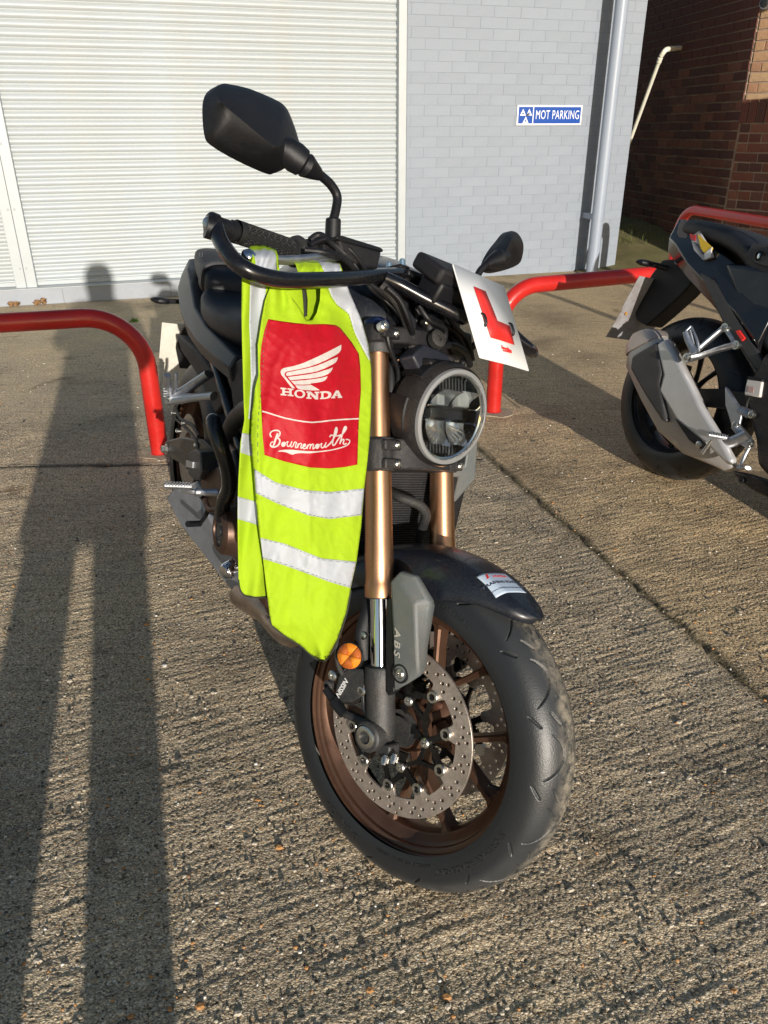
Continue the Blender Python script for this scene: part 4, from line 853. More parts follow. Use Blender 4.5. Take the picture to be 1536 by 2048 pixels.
# brake reservoir
def xpoly(pts, f0, th):
    P = [sp3(x, y, f0) for x, y in pts]; n = len(P); m = M(); m.add(P+[p-Vector((th, 0, 0)) for p in P], [tuple(range(n)), tuple(range(n, 2*n))]+[(i, (i+1) % n, n+(i+1) % n, n+i) for i in range(n)]); return m
def sp3(px, py, f): return SF.hit(px, py, 'x', f)
rsv = S('brake_reservoir', xpoly([(678, 478), (690, 481), (764, 502), (760, 520), (755, 538), (735, 534), (700, 520), (684, 500)], .022, .050), BLKT, bevel=.004, seg=2)
sub('reservoir_lid', xpoly([(674, 472), (686, 471), (760, 494), (767, 499), (766, 504), (690, 484), (675, 478)], .024, .054), BLK, rsv, bevel=.0015)
# mirrors
def mirror(out, ridge, f0, dep, arm, armr, boss):
    O = [SF.hit(a, b, 'x', f0) for a, b in out]; r0, r1 = [SF.hit(a, b, 'x', f0+dep*(.75 if i == 0 else 1.)) for i, (a, b) in enumerate(ridge)]; r0.x = r1.x = f0; m = M(); O = catmull(O, 3, True); n = len(O); secs = []
    secs.append([o-Vector((.012, 0, 0)) for o in O])
    for s, dd in ((1, 0), (.985, .010), (.95, .020), (.82, .040), (.6, .066), (.38, .088), (.18, .103), (.04, .110), (.0, .112)):
        row = []
        for o in O:
            d = r1-r0; t = max(0, min(1, (o-r0).dot(d)/d.dot(d))); q = r0+d*t; row.append(q+(o-q)*s+Vector((dep*dd/.112*(1-.25*(1-t)), 0, 0)))
        secs.append(row)
    loft(m, secs, cap=False); m.f.append(tuple(range(n))); mm = S('mirror', m, BLK, ang=28)
    m = M(); m.add([o*.985+sum(O, Vector())/n*.015-Vector((.0125, 0, 0)) for o in O], [tuple(range(n))]); sub('mirror_glass', m, mat('mirror glass', (.9, .9, .9), .02, metal=1.), mm)
    A = [SF.hit(a, b, 'x', f) for a, b, f in arm]; m = M(); tube(m, A, armr, n=16); sub('mirror_arm', m, BLK, mm)
    m = M(); q = [SF.hit(a, b, 'x', f) for a, b, f, r in boss]; loft(m, [ringpts(q[i], q[min(i+1, len(q)-1)]-q[max(i-1, 0)], boss[i][3], 24) for i in range(len(q))]); sub('mirror_pivot', m, BLK, mm)
mirror([(442.5, 168), (427, 176.5), (417.8, 192), (415, 218), (419, 265), (432, 286), (484, 317), (541.5, 343), (557, 343), (570, 335), (596, 301.5), (593.5, 278), (580.5, 239), (567.5, 213), (546.7, 198.6), (497, 177.8), (458, 169)],
       [(441, 205), (549, 294)], -.045, .045, [(664, 448, -.008), (672, 418, -.006), (674, 392, -.006), (662, 370, -.006), (645, 354, -.006), (630, 343, -.006)], [.0075, .0075], [(640, 352, -.006, .008), (634, 347, -.006, .011), (612, 331, -.006, .019), (608, 328, -.008, .0165), (605, 326, -.008, .021), (590, 315, -.014, .023), (570, 300, -.02, .021), (556, 290, -.02, .012)])
mirror([(1024, 462), (1012.5, 465.6), (1000, 481), (986.5, 498), (974.7, 519), (971, 537), (984, 544.5), (1007, 541), (1036, 529), (1044, 511), (1045, 488), (1036, 469.5)],
       [(1022, 480), (1006, 515)], .0, .035, [(948, 580, .0), (952, 560, .0), (960, 542, .004), (972, 530, .01), (984, 523, .014)], [.0072, .0072], [(972, 530, .01, .008), (980, 525, .012, .0125), (996, 519, .018, .020), (1002, 517, .018, .017), (1010, 514, .018, .015)])
# training guard bars
def sp3(px, py, f): return SF.hit(px, py, 'x', f)
GPH = [sp3(432, 456, -.035), sp3(440, 478, -.025), sp3(455, 505, -.002), sp3(478, 530, .022), sp3(515, 549, .036), sp3(570, 560, .045), sp3(640, 560, .043), sp3(700, 557, .036), sp3(760, 551, .026), sp3(800, 549, .018)]
GPH = [Vector((p.x, p.y, p.z)) for p in GPH]
DG = [sp3(768, 556, .03), sp3(800, 570, .045), sp3(850, 597, .072), sp3(900, 622, .098), sp3(930, 638, .112)]
for s in (-1, 1):
    P = [Vector((p.x, p.y*(-s), p.z)) for p in GPH]; Dg = [Vector((p.x, p.y*(-s), p.z)) for p in (DG if s < 0 else DG[:4])]
    m = M(); tube(m, P, [.012, .012], n=20, res=8); gu = S('guard_bar', m, GLB)
    m = M(); tube(m, Dg, .0118, n=20, res=6); sub('guard_strut', m, GLB, gu)
    m = M(); loft(m, [ringpts(Dg[-1], Dg[-1]-Dg[-2], .0118, 16), ringpts(Dg[-1]+(Dg[-1]-Dg[-2]).normalized()*.006, Dg[-1]-Dg[-2], .007, 16)]); sub('guard_strut_end', m, GLB, gu)
    m = M(); e = P[0]; cyl(m, e+Vector((-.004, -s*(-1)*0, 0))+Vector((0, s*-.002, 0)), e+Vector((-.010, s*.010, .002)), .0165, n=24); sub('guard_washer', m, BLK, gu)
m = M(); box(m, (.016, 0, .800), (.04, .10, .012)); box(m, (.06, 0, .76), (.09, .05, .006), Matrix.Rotation(math.radians(35), 3, 'Y')); S('guard_bracket', m, BLK, bevel=.003)
# instrument
m = M(); Rd = Matrix.Rotation(math.radians(38), 3, 'Y'); box(m, (.086, 0, .795), (.07, .135, .030), Rd); da = S('instrument_display', m, BLKT, bevel=.008, seg=3)
m = M(); box(m, (.080, 0, .765), (.05, .11, .04), Rd); sub('display_back', m, BLK, da, bevel=.006)
m = M(); box(m, (.082, 0, .812), (.045, .105, .003), Rd); sub('display_glass', m, DARKIN, da)

# headlight -------------------------------------------------------------
HX, HZ = .0, .574; hax = Vector((1, -.17, -.30)).normalized()
hay = Vector((.17, 1, 0)).normalized(); haz = hax.cross(hay).normalized()
def hp(x, y, z): return Vector((HX, .013, HZ))+hax*x+hay*y+haz*z
m = M(); lathe(m, hp(0, 0, 0), hax, [(-.005, .02), (.0, .060), (.012, .074), (.030, .082), (.034, .0885), (.070, .0925), (.090, .0915), (.097, .088), (.092, .086), (.06, .082), (.03, .06), (.02, 0)], 64, up=Vector((0, 0, 1))); hd = S('headlight', m, mat('headlight shell', (.022, .022, .025), .4, metal=.2, bump=.25, bscale=900, var=.15, dust=.15), ang=30)
for a0, a1, x0, x1, r in ((100, 140, .02, .078, .0955), (165, 200, .025, .075, .0955), (40, 80, .02, .078, .0955), (-20, 15, .025, .075, .0955), (218, 250, .03, .07, .0955)):
    m = M(); secs_ = []
    for x, rr in ((x0, r-.008), (x0+.004, r-.0015), (x1-.004, r), (x1, r-.004)):
        secs_.append([hp(x, rr*math.cos(math.radians(a0+(a1-a0)*i/10)), rr*math.sin(math.radians(a0+(a1-a0)*i/10))) for i in range(11)]+[hp(x, (rr-.012)*math.cos(math.radians(a1-(a1-a0)*i/10)), (rr-.012)*math.sin(math.radians(a1-(a1-a0)*i/10))) for i in range(11)])
    loft(m, secs_); sub('shell_panel', m, BLK, hd, bevel=.001)
m = M()
for x in (.0, .008, .016, .024): ringlathe(m, hp(x, 0, 0), hax, [(0, .05), (0, .078), (.003, .078), (.003, .05)], 48)
sub('cooling_fins', m, LUG, hd)
m = M(); ringlathe(m, hp(0, 0, 0), hax, [(.094, .0735), (.100, .0745), (.1025, .079), (.1005, .0840), (.094, .0855)], 96); sub('light_ring', m, mat('frosted light ring', (.24, .245, .25), .34, coat=.3), hd)
m = M(); ringlathe(m, hp(0, 0, 0), hax, [(.070, .0725), (.098, .0745), (.096, .0715), (.07, .07)], 96); sub('inner_bezel', m, CHR, hd)
m = M(); lathe(m, hp(0, 0, 0), hax, [(.052, 0.), (.052, .0725), (.056, .0725), (.056, 0)], 48); sub('lamp_back', m, DARKIN, hd)
def module(z0, z1, flip):
    m = M(); n = 14
    for sx in (-1, 1):
        y0, y1 = (.002, .048) if sx > 0 else (-.048, -.002); rows = []
        for j in range(7):
            v = j/6; z = z0+(z1-z0)*v; row = []
            for i in range(n+1):
                u = i/n; y = y0+(y1-y0)*u; dpt = .062+.030*((2*u-1)**2*.7+((v if flip else 1-v))**2*.9); row.append(hp(dpt, y, z))
            rows.append(row)
        m.add([p for r in rows for p in r], [(j*(n+1)+i, j*(n+1)+i+1, (j+1)*(n+1)+i+1, (j+1)*(n+1)+i) for j in range(6) for i in range(n)])
    return m
sub('upper_reflector', module(.012, .047, True), MIR, hd, ang=60); sub('lower_reflector', module(-.050, -.012, False), MIR, hd, ang=60)
for y0, z0, w_, h_ in ((.026, .030, .036, .026), (-.030, .026, .022, .020)):
    m = M(); box(m, hp(.084, y0, z0), (.016, w_, h_)); sub('led_lens', m, mat('led lens', (.80, .81, .80), .18, coat=.5, bump=.3, bscale=250), hd, bevel=.003)
for sg_ in (-1, 1):
    for k in range(5):
        m = M(); a0 = math.radians(200+sg_*0+k*12) if sg_ < 0 else math.radians(292+k*12); r0, r1 = .012, .050; c0_ = (0.0, -.014)
        q0 = (c0_[0]+r0*math.cos(a0), c0_[1]+r0*math.sin(a0)*.55); q1 = (c0_[0]+r1*math.cos(a0-.09), c0_[1]+r1*math.sin(a0-.09)*.75); q2 = (c0_[0]+r1*math.cos(a0+.09), c0_[1]+r1*math.sin(a0+.09)*.75)
        m.add([hp(.074, *q0), hp(.092, *q1), hp(.088, *q2)], [(0, 1, 2)]); sub('reflector_facet', m, MIR, hd, solid=.001)
for z in (.0125, -.0125):
    m = M(); box(m, hp(.080, 0, z), (.034, .134, .0018)); sub('divider_blade', m, CHR, hd)
m = M(); box(m, hp(.072, 0, 0), (.022, .10, .018)); sub('centre_bar', m, mat('smoked bar', (.05, .055, .065), .2), hd, bevel=.002)
m = M()
for k in range(9): box(m, hp(.082, -.032+.008*k, .056), (.002, .0012, .024))
for k in range(9): box(m, hp(.082, -.032+.008*k, -.058), (.002, .0012, .018))
sub('ribbed_diffuser', m, mat('grey rib', (.25, .26, .28), .3), hd)
m = M(); lens = [(.0975, .0785), (.104, .076), (.112, .066), (.119, .050), (.1235, .028), (.1250, .0)]; lathe(m, hp(0, 0, 0), hax, lens+[(.1235, .0), (.1220, .028), (.1175, .049), (.1105, .065), (.1025, .0745), (.0965, .0765)], 64); sub('lens', m, GLASS, hd, ang=80)
# upper shroud plates on the headlight
def lpoly3(pts, l, th):
    P = [SF.hit(x, y, 'y', l) for x, y in pts]; n = len(P); m = M(); m.add(P+[p+Vector((0, th, 0)) for p in P], [tuple(range(n)), tuple(range(n, 2*n))]+[(i, (i+1) % n, n+(i+1) % n, n+i) for i in range(n)]); return m
S('headlight_bracket', xpoly([(826, 712), (849, 688), (893, 706), (908, 728), (896, 750), (868, 768), (846, 752)], .062, .034), mat('slate plastic', (.014, .018, .030), .42, dust=.08), bevel=.004, ang=20)
m = M(); prism(m, [(-.045, .668), (.0, .640), (.03, .632), (.082, .634), (.078, .645), (.03, .655), (-.02, .690)], -.05, .05); S('headlight_cowl', m, BLK, bevel=.004)
# clutter behind the headlight: looms, hoses, small brackets
def cable(pts, r, mt=None, name='cable'): m = M(); tube(m, [sp3(*p) for p in pts], r*.72, n=10, res=6); return S(name, m, mt or BLK)
cable([(620, 490, -.01), (655, 478, .0), (700, 500, .02), (735, 545, .02), (765, 580, .01), (800, 640, .02), (815, 690, .0)], .0055)
cable([(610, 500, .0), (650, 505, .02), (690, 520, .02), (730, 560, .02), (780, 600, .03), (822, 660, .03), (830, 700, .02), (815, 720, .0)], .0065)
cable([(672, 474, .0), (710, 495, .01), (735, 520, .01), (760, 560, .0), (775, 610, -.02), (780, 660, -.03)], .0045)
cable([(690, 500, .01), (740, 575, .02), (770, 600, .02), (805, 640, .04), (812, 700, .02)], .0045)
cable([(730, 530, .0), (760, 590, .01), (790, 640, .0), (800, 720, -.01), (790, 790, -.02), (785, 850, -.02)], .005)
cable([(860, 570, .0), (850, 610, .02), (862, 640, .04), (905, 660, .05), (925, 690, .04), (930, 720, .03)], .009)
cable([(880, 580, .02), (900, 640, .06), (935, 680, .05), (945, 720, .04)], .007)
cable([(620, 480, -.02), (640, 470, -.01), (668, 490, .01), (690, 510, .02)], .0075)
cable([(762, 570, .03), (785, 592, .04), (808, 628, .045), (822, 668, .04), (824, 705, .03), (814, 735, .01)], .0118, RUB)
cable([(775, 575, .05), (800, 600, .06), (818, 640, .06), (826, 668, .05)], .0062)
cable([(770, 640, .03), (778, 690, .03), (796, 745, .02), (790, 800, .0)], .006)
cable([(838, 612, .05), (858, 640, .06), (890, 660, .06), (884, 700, .05)], .007)
cable([(870, 700, .05), (900, 690, .06), (930, 705, .05), (940, 730, .03)], .009)
cable([(786, 700, .0), (776, 740, -.01), (790, 770, -.01), (800, 760, .0)], .004)
for a, b, f, r, mt_ in ((856, 642, .05, .008, ZINC), (834, 671, .04, .007, ZINC), (799, 719, .02, .005, ZINC), (738, 555, .01, .007, BLKT), (878, 676, .07, .016, RUB), (770, 650, .045, .009, ZINC)):
    c = sp3(a, b, f); m = M(); lathe(m, c, (1, -.25, .2), [(-.012, r), (0, r), (.002, r*.75), (.002, r*.35), (-.002, r*.3), (-.002, 0)], 18); S('bolt', m, mt_)
m = M(); c = sp3(862, 660, .03); box(m, c, (.04, .06, .05)); box(m, sp3(830, 625, .0), (.05, .05, .06)); box(m, sp3(905, 690, .02), (.05, .07, .05)); box(m, sp3(800, 690, -.01), (.03, .03, .08)); S('wiring_box', m, BLK, bevel=.008)
m = M(); box(m, (-.015, 0, .59), (.05, .14, .13)); box(m, (-.03, 0, .62), (.06, .2, .05)); S('steering_stem_cover', m, BLK, bevel=.01)
# front indicator on the far side
m = M(); c = sp3(990, 692, .078); loft(m, [[Vector((c.x+x, c.y+a*math.cos(t), c.z+b*math.sin(t))) for t in [i*2*math.pi/20 for i in range(20)]] for x, a, b in ((-.018, .006, .006), (-.014, .016, .012), (0, .018, .014), (.010, .016, .012), (.014, .008, .006))]); fi = S('front_indicator', m, mat('clear indicator lens', (.5, .5, .48), .12, trans=.6, coat=.5), sub=1)
m = M(); tube(m, [c+Vector((-.015, 0, 0)), c+Vector((-.04, -.02, 0)), Vector((0, .11, .60))], .007, n=10); sub('indicator_stem', m, BLK, fi)
# radiator -------------------------------------------------------------
m = M(); box(m, (-.285, .015, .60), (.028, .31, .30)); rd_ = B('radiator', m, BLK, bevel=.004)
m = M()
for k in range(54): box(m, (-.2705, .015, .47+.005*k), (.003, .26, .0014))
f_ = sub('radiator_fins', m, LUG, rd_); f_['kind'] = 'stuff'
def bpt(px, py, f): return BF.hit(px, py, 'x', f)
out = [(940, 868), (957, 872), (955, 905), (951, 958), (912, 1004), (905, 1006), (918, 955), (880, 955), (880, 935), (930, 932)]
P = [bpt(a, b, -.24) for a, b in out]; m = M(); n = len(P); m.add([p for p in P]+[p-Vector((.06, .0, 0)) for p in P], [tuple(range(n)), tuple(range(n, 2*n))]+[(i, (i+1) % n, n+(i+1) % n, n+i) for i in range(n)]); sub('radiator_shroud', m, GREY, rd_, bevel=.003)
out = [(898, 870), (934, 868), (928, 928), (900, 932)]
P = [bpt(a, b, -.25) for a, b in out]; m = M(); m.add([p for p in P]+[p-Vector((.03, 0, 0)) for p in P], [(0, 1, 2, 3), (4, 5, 6, 7), (0, 1, 5, 4), (1, 2, 6, 5), (2, 3, 7, 6), (3, 0, 4, 7)]); sub('shroud_panel', m, BLK, rd_, bevel=.004)
m = M(); tube(m, [bpt(780, 985, -.25), bpt(805, 997, -.22), bpt(838, 1010, -.21), bpt(852, 1030, -.21), bpt(845, 1055, -.22), bpt(838, 1085, -.24)], .0095, n=14); sub('hose', m, RUB, rd_)
for x0, x1 in ((795, 830), (842, 860)):
    pass

# body -----------------------------------------------------------------
def bp(px, py, l): return BF.hit(px, py, 'y', l)
# tank
m = M(); loft(m, [sell((x, 0, z), w, u, d, 2.5, 36) for x, w, z, u, d in ((-.30, .06, .93, .04, .06), (-.34, .12, .95, .07, .12), (-.42, .155, .965, .085, .16), (-.55, .165, .96, .10, .18), (-.68, .15, .94, .09, .17), (-.78, .11, .90, .06, .13), (-.84, .06, .86, .03, .09))]); B('fuel_tank', m, DBL, ang=60)
# seats
def seat(sts, name):
    m = M(); loft(m, [sell((x, 0, z), w, u, d, e, 40) for x, z, w, u, d, e in sts]); return B(name, m, SEAT, ang=60, sub=1)
se = seat([(-.80, .83, .06, .02, .03, 2.6), (-.84, .828, .095, .035, .06, 3), (-.95, .815, .13, .035, .07, 3), (-1.08, .805, .148, .032, .065, 3.2), (-1.20, .805, .150, .035, .06, 3.2), (-1.27, .83, .14, .04, .06, 3.2), (-1.30, .84, .12, .03, .05, 3)], 'rider_seat')
ps_ = seat([(-1.255, .865, .10, .02, .05, 3), (-1.275, .87, .125, .042, .06, 3.2), (-1.36, .885, .122, .045, .06, 3.4), (-1.48, .905, .11, .042, .055, 3.4), (-1.56, .915, .095, .035, .05, 3.2), (-1.585, .91, .08, .015, .03, 3)], 'pillion_seat')
ST = mat('pale stitching', (.22, .22, .24), .8)
def stitch(pts, par):
    Q = catmull([bp(*p) for p in pts], 12); m = M(); d = 0
    for i in range(0, len(Q)-1, 2):
        a, b = Q[i], Q[i+1]; cyl(m, a, a+(b-a)*.85, .0009, n=5)
    s = sub('stitching', m, ST, par); s['kind'] = 'stuff'
for x, z, w_, u_, d_ in ((-1.335, .882, .1265, .0475, .058),):
    m = M(); loft(m, [sell((x+dx, 0, z+.0), w_+o_2, u_+o_2, d_+o_2, 3.3, 48) for dx, o_2 in ((-.016, -.004), (-.015, .002), (.015, .002), (.016, -.004))], cap=False); sub('seat_strap', m, SEAT, ps_)
stitch([(399, 506, -.105), (402, 530, -.112), (404, 556, -.116), (408, 590, -.116)], ps_); stitch([(404, 505, -.100), (407, 530, -.108), (410, 556, -.113), (414, 590, -.115)], ps_)
stitch([(400, 612, -.138), (402, 635, -.143), (410, 662, -.146), (424, 690, -.147)], se); stitch([(405, 610, -.134), (407, 635, -.140), (415, 660, -.144), (429, 688, -.145)], se)
# tail cowl: side panels that fold under the seat
def fold(pts_out, pts_in, lo, li, mt, name, th=.006):
    V = [bp(a, b, lo) for a, b in pts_out]+[bp(a, b, li) for a, b in pts_in]; n = len(pts_out); m = M(); m.add(V, [(i, i+1, n+i+1, n+i) for i in range(n-1)]); return B(name, m, mt, solid=th, ang=20)
tcw = M(); tsec = []
for x, zt, zb_, wt, wm, zm in ((-.90, .755, .66, .135, .150, .71), (-1.0, .765, .665, .145, .162, .715), (-1.15, .775, .67, .150, .168, .72), (-1.30, .80, .685, .145, .165, .735), (-1.45, .845, .71, .125, .152, .765), (-1.56, .875, .735, .11, .135, .80), (-1.635, .895, .77, .09, .11, .83), (-1.67, .90, .82, .05, .06, .86)):
    tsec.append([Vector((x, -wt, zt)), Vector((x, -wm, zm+.012)), Vector((x, -wm*.93, zm-.02)), Vector((x, -.06, zb_)), Vector((x, .06, zb_)), Vector((x, wm*.93, zm-.02)), Vector((x, wm, zm+.012)), Vector((x, wt, zt))])
loft(tcw, tsec); tl = B('tail_cowl', tcw, mat('charcoal painted plastic', (.020, .024, .034), .38, dust=.2, dustcol=(.2, .19, .18)), bevel=.004, ang=22)
m = M(); loft(m, [[Vector((x, y, z)) for y, z in ((-w, .79+dz), (w, .79+dz), (w*.7, .75+dz), (-w*.7, .75+dz))] for x, w, dz in ((-1.64, .085, .01), (-1.69, .07, .03))]); sub('tail_light', m, REDL, tl, bevel=.004)
# subframe side cover and struts
m = M(); q = [bp(425, 700, -.12), bp(452, 790, -.12), bp(476, 868, -.12), bp(505, 960, -.12)]; tube(m, q, .017, n=16); B('subframe_tube', m, GLB)
m = M(); P = [bp(a, b, -.135) for a, b in ((455, 730), (488, 712), (520, 840), (500, 905), (470, 850))]; n = len(P); m.add(P+[p+Vector((0, .05, 0)) for p in P], [tuple(range(n)), tuple(range(n, 2*n))]+[(i, (i+1) % n, n+(i+1) % n, n+i) for i in range(n)]); B('side_cover', m, BLKT, bevel=.006)
m = M(); tube(m, [Vector((-.36, s_*.10, .80)) for s_ in (1,)]+[Vector((-.60, .14, .72)), Vector((-.85, .13, .60)), Vector((-.95, .12, .42))], .028, n=14); tube(m, [Vector((-.36, -.10, .80)), Vector((-.60, -.14, .72)), Vector((-.85, -.13, .60)), Vector((-.95, -.12, .42))], .028, n=14); B('frame', m, BLK)
# engine
m = M(); box(m, (-.66, 0, .42), (.40, .30, .26)); box(m, (-.50, 0, .60), (.22, .33, .22), Matrix.Rotation(math.radians(30), 3, 'Y')); box(m, (-.62, 0, .28), (.30, .22, .10)); en = B('engine', m, BRZ2, bevel=.02, seg=3)
cc = bp(436, 1062, -.223); m = M(); lathe(m, Vector((cc.x, -.145, cc.z)), (0, -1, 0), [(0, .060), (.05, .058), (.071, .053), (.078, .045), (.078, .036), (.071, .034), (.071, .0)], 48); cv = sub('round_casing', m, BRZ2, en)
m = M(); lathe(m, Vector((cc.x, -.217, cc.z)), (0, -1, 0), [(0, .033), (.003, .033), (.004, .026), (-.004+.006, .024), (.002, .014), (.006, .012), (.006, 0)], 40); sub('casing_plug', m, DARKIN, en)
for k in range(4):
    a = math.radians(30+90*k); m = M(); cyl(m, Vector((cc.x+.062*math.cos(a), -.12, cc.z+.062*math.sin(a))), Vector((cc.x+.062*math.cos(a), -.155, cc.z+.062*math.sin(a))), .007, n=12); sub('casing_bolt', m, ZINC, en)
m = M(); P = [bp(a, b, -.175) for a, b in ((398, 950), (436, 930), (446, 960), (440, 1010), (425, 1030), (404, 1000))]; n = len(P); m.add(P+[Vector((p.x, -.05, p.z)) for p in P], [tuple(range(n)), tuple(range(n, 2*n))]+[(i, (i+1) % n, n+(i+1) % n, n+i) for i in range(n)]); sub('clutch_cover', m, BRZ2, en, bevel=.01, seg=3)
# exhaust: four headers, collector and stubby silencer low on the right
hm = M()
for k in range(4):
    y = -.105+.07*k; tube(hm, [Vector((-.36, y, .60)), Vector((-.30, y, .50)), Vector((-.31, y*.95, .36)), Vector((-.37, y*.9-.01, .27)), Vector((-.50, y*.7-.03, .225)), Vector((-.70, y*.4-.05, .20))], .017, n=14)
ex = B('exhaust', hm, HOT)
P = [bp(470, 1190, -.10), bp(520, 1215, -.10), bp(560, 1250, -.07)]
m = M(); tube(m, [bp(476, 1186, -.115), bp(485, 1192, -.11), bp(540, 1222, -.085), bp(600, 1268, -.045)], [.020, .032, .036, .036], n=18); sub('collector', m, HOT, ex)
V = []
o1 = [(345, 975), (330, 995), (360, 1052), (420, 1130), (470, 1195), (500, 1170), (445, 1085), (405, 1010), (392, 960)]
P = [bp(a, b, -.165+.05*i_) for (a, b), i_ in zip(o1, (0, 0, .3, .7, 1, 1, .7, .3, 0))]; n = len(P)
m = M(); m.add(P+[p*1+Vector((0, .10, -.02)) for p in P], [tuple(range(n)), tuple(range(n, 2*n))]+[(i, (i+1) % n, n+(i+1) % n, n+i) for i in range(n)]); sl = sub('silencer', m, SIL, ex, bevel=.012, seg=3)
# footpeg, brake pedal, bracket
m = M(); a, b = bp(328, 972, -.30), bp(382, 974, -.235); tube(m, [a, b], .0075, n=8, smooth=False, flat=.8); 
for k in range(9):
    c = a+(b-a)*(k+.5)/9
    for d in (-.006, .006): box(m, c+Vector((d, 0, .007)), (.005, .004, .006))
fp = B('footpeg', m, ALU)
m = M(); c = bp(392, 984, -.22); lathe(m, c+Vector((0, .012, 0)), (0, -1, 0), [(0, .012), (.014, .011), (.018, .007), (.018, 0)], 18); tube(m, [a+(b-a)*.6+Vector((0, 0, -.008)), c, c+Vector((.03, .06, .01))], [.006, .008, .010], n=10); sub('footpeg_hinge', m, ALU, fp)
m = M(); tube(m, [bp(375, 1048, -.205), bp(400, 1047, -.165)], .0085, n=14, smooth=False); tube(m, [bp(400, 1047, -.165), bp(412, 1030, -.16), bp(415, 1010, -.16), bp(400, 990, -.19)], .006, n=10); B('brake_pedal', m, BLK)
m = M(); P = [bp(a, b, -.2) for a, b in ((376, 905), (388, 898), (400, 905), (402, 945), (388, 962), (376, 950))]; n = len(P); m.add(P+[p+Vector((-.01, .05, 0)) for p in P], [tuple(range(n)), tuple(range(n, 2*n))]+[(i, (i+1) % n, n+(i+1) % n, n+i) for i in range(n)]); bmc = B('rear_brake_cylinder', m, LUG, bevel=.005)
m = M(); P = [bp(a, b, -.205) for a, b in ((372, 920), (385, 924), (384, 936), (371, 934))]; m.add(P+[p+Vector((0, .01, 0)) for p in P], [(0, 1, 2, 3), (4, 5, 6, 7), (0, 1, 5, 4), (1, 2, 6, 5), (2, 3, 7, 6), (3, 0, 4, 7)]); sub('cylinder_label', m, ALU, bmc)
# pillion peg and bracket
m = M(); pb = bp(338, 797, -.215)
tube(m, [pb, pb+(bp(395, 768, -.15)-pb)*.5, bp(418, 748, -.14)], [.021, .016, .015], n=14, flat=.75); tube(m, [pb+Vector((0, 0, -.004)), bp(385, 795, -.17), bp(428, 792, -.14)], [.020, .014, .014], n=14, flat=.75); pg = B('pillion_peg_bracket', m, ALU)
m = M(); tube(m, [bp(338, 800, -.218), bp(334, 772, -.228), bp(335, 750, -.235)], [.014, .013, .010], n=10, flat=.8); tube(m, [bp(343, 795, -.21), bp(350, 770, -.212), bp(352, 746, -.215)], [.007, .006, .005], n=8)
for k in range(8): q = bp(331, 792-5*k, -.232); box(m, q, (.006, .012, .003))
sub('pillion_peg', m, ALU, pg)
m = M(); lathe(m, bp(338, 797, -.228), (0, -1, 0), [(0, .009), (.004, .009), (.006, .006), (.003, .004), (.003, 0)], 16); sub('bolt', m, ZINC, pg)
# crash bar beside the engine
m = M(); q = [bpt(427, 842, -.60), bpt(431, 862, -.58), bpt(444, 900, -.56), bpt(456, 940, -.56), bpt(458, 975, -.57), bpt(447, 1005, -.60), bpt(444, 1036, -.62)]; tube(m, q, .0165, n=20); cr_ = B('crash_bar', m, GLB, ang=60)
m = M(); secs_ = [ringpts(q[0]+(q[0]-q[1]).normalized()*.0165*math.sin(t), q[0]-q[1], max(.0165*math.cos(t), 1e-4), 20) for t in (0, .4, .8, 1.2, 1.5)]; loft(m, secs_); sub('crash_bar_cap', m, GLB, cr_)
# hoses, brackets and bolts crowding the right side of the engine
def bhose(pts, r, mt, name='hose'): m = M(); tube(m, [bp(*p) for p in pts], r, n=12, res=5); return B(name, m, mt)
bhose([(352, 818, -.12), (362, 838, -.14), (384, 850, -.15), (398, 872, -.16)], .0055, RUB); bhose([(348, 835, -.12), (372, 856, -.15), (392, 880, -.17), (396, 905, -.19)], .0045, RUB)
bhose([(470, 905, -.15), (478, 960, -.16), (476, 1010, -.17), (466, 1050, -.16)], .008, RUB); bhose([(410, 1000, -.20), (418, 1018, -.20), (436, 1020, -.19)], .007, BRZ2, 'casing_rib')
bhose([(455, 955, -.17), (448, 990, -.18), (462, 1015, -.17)], .006, ALU, 'engine_bracket')
for px_, py_, l_, r_q in ((355, 862, -.15, .007), (366, 846, -.15, .006), (402, 935, -.19, .006), (452, 948, -.19, .007), (470, 985, -.175, .007), (466, 1098, -.165, .007), (392, 890, -.18, .006), (346, 826, -.13, .006), (474, 1135, -.15, .006)):
    m = M(); lathe(m, bp(px_, py_, l_), (0, -1, 0), [(-.01, r_q), (.003, r_q), (.005, r_q*.75), (.005, r_q*.4), (.002, r_q*.35), (.002, 0)], 16); B('engine_bolt', m, ZINC)
m = M()
for k in range(7): box(m, Vector((-.47-.006*k, -.168, .52+.020*k)), (.16, .012, .005), Matrix.Rotation(math.radians(30), 3, 'Y'))
fn_ = sub('cooling_fin', m, LUG, en); fn_['kind'] = 'stuff'
m = M(); lathe(m, bp(470, 1132, -.13), Vector((.5, -1, -.3)), [(0, .022), (.03, .022), (.036, .018), (.036, 0)], 24); B('oil_filter', m, CHR)
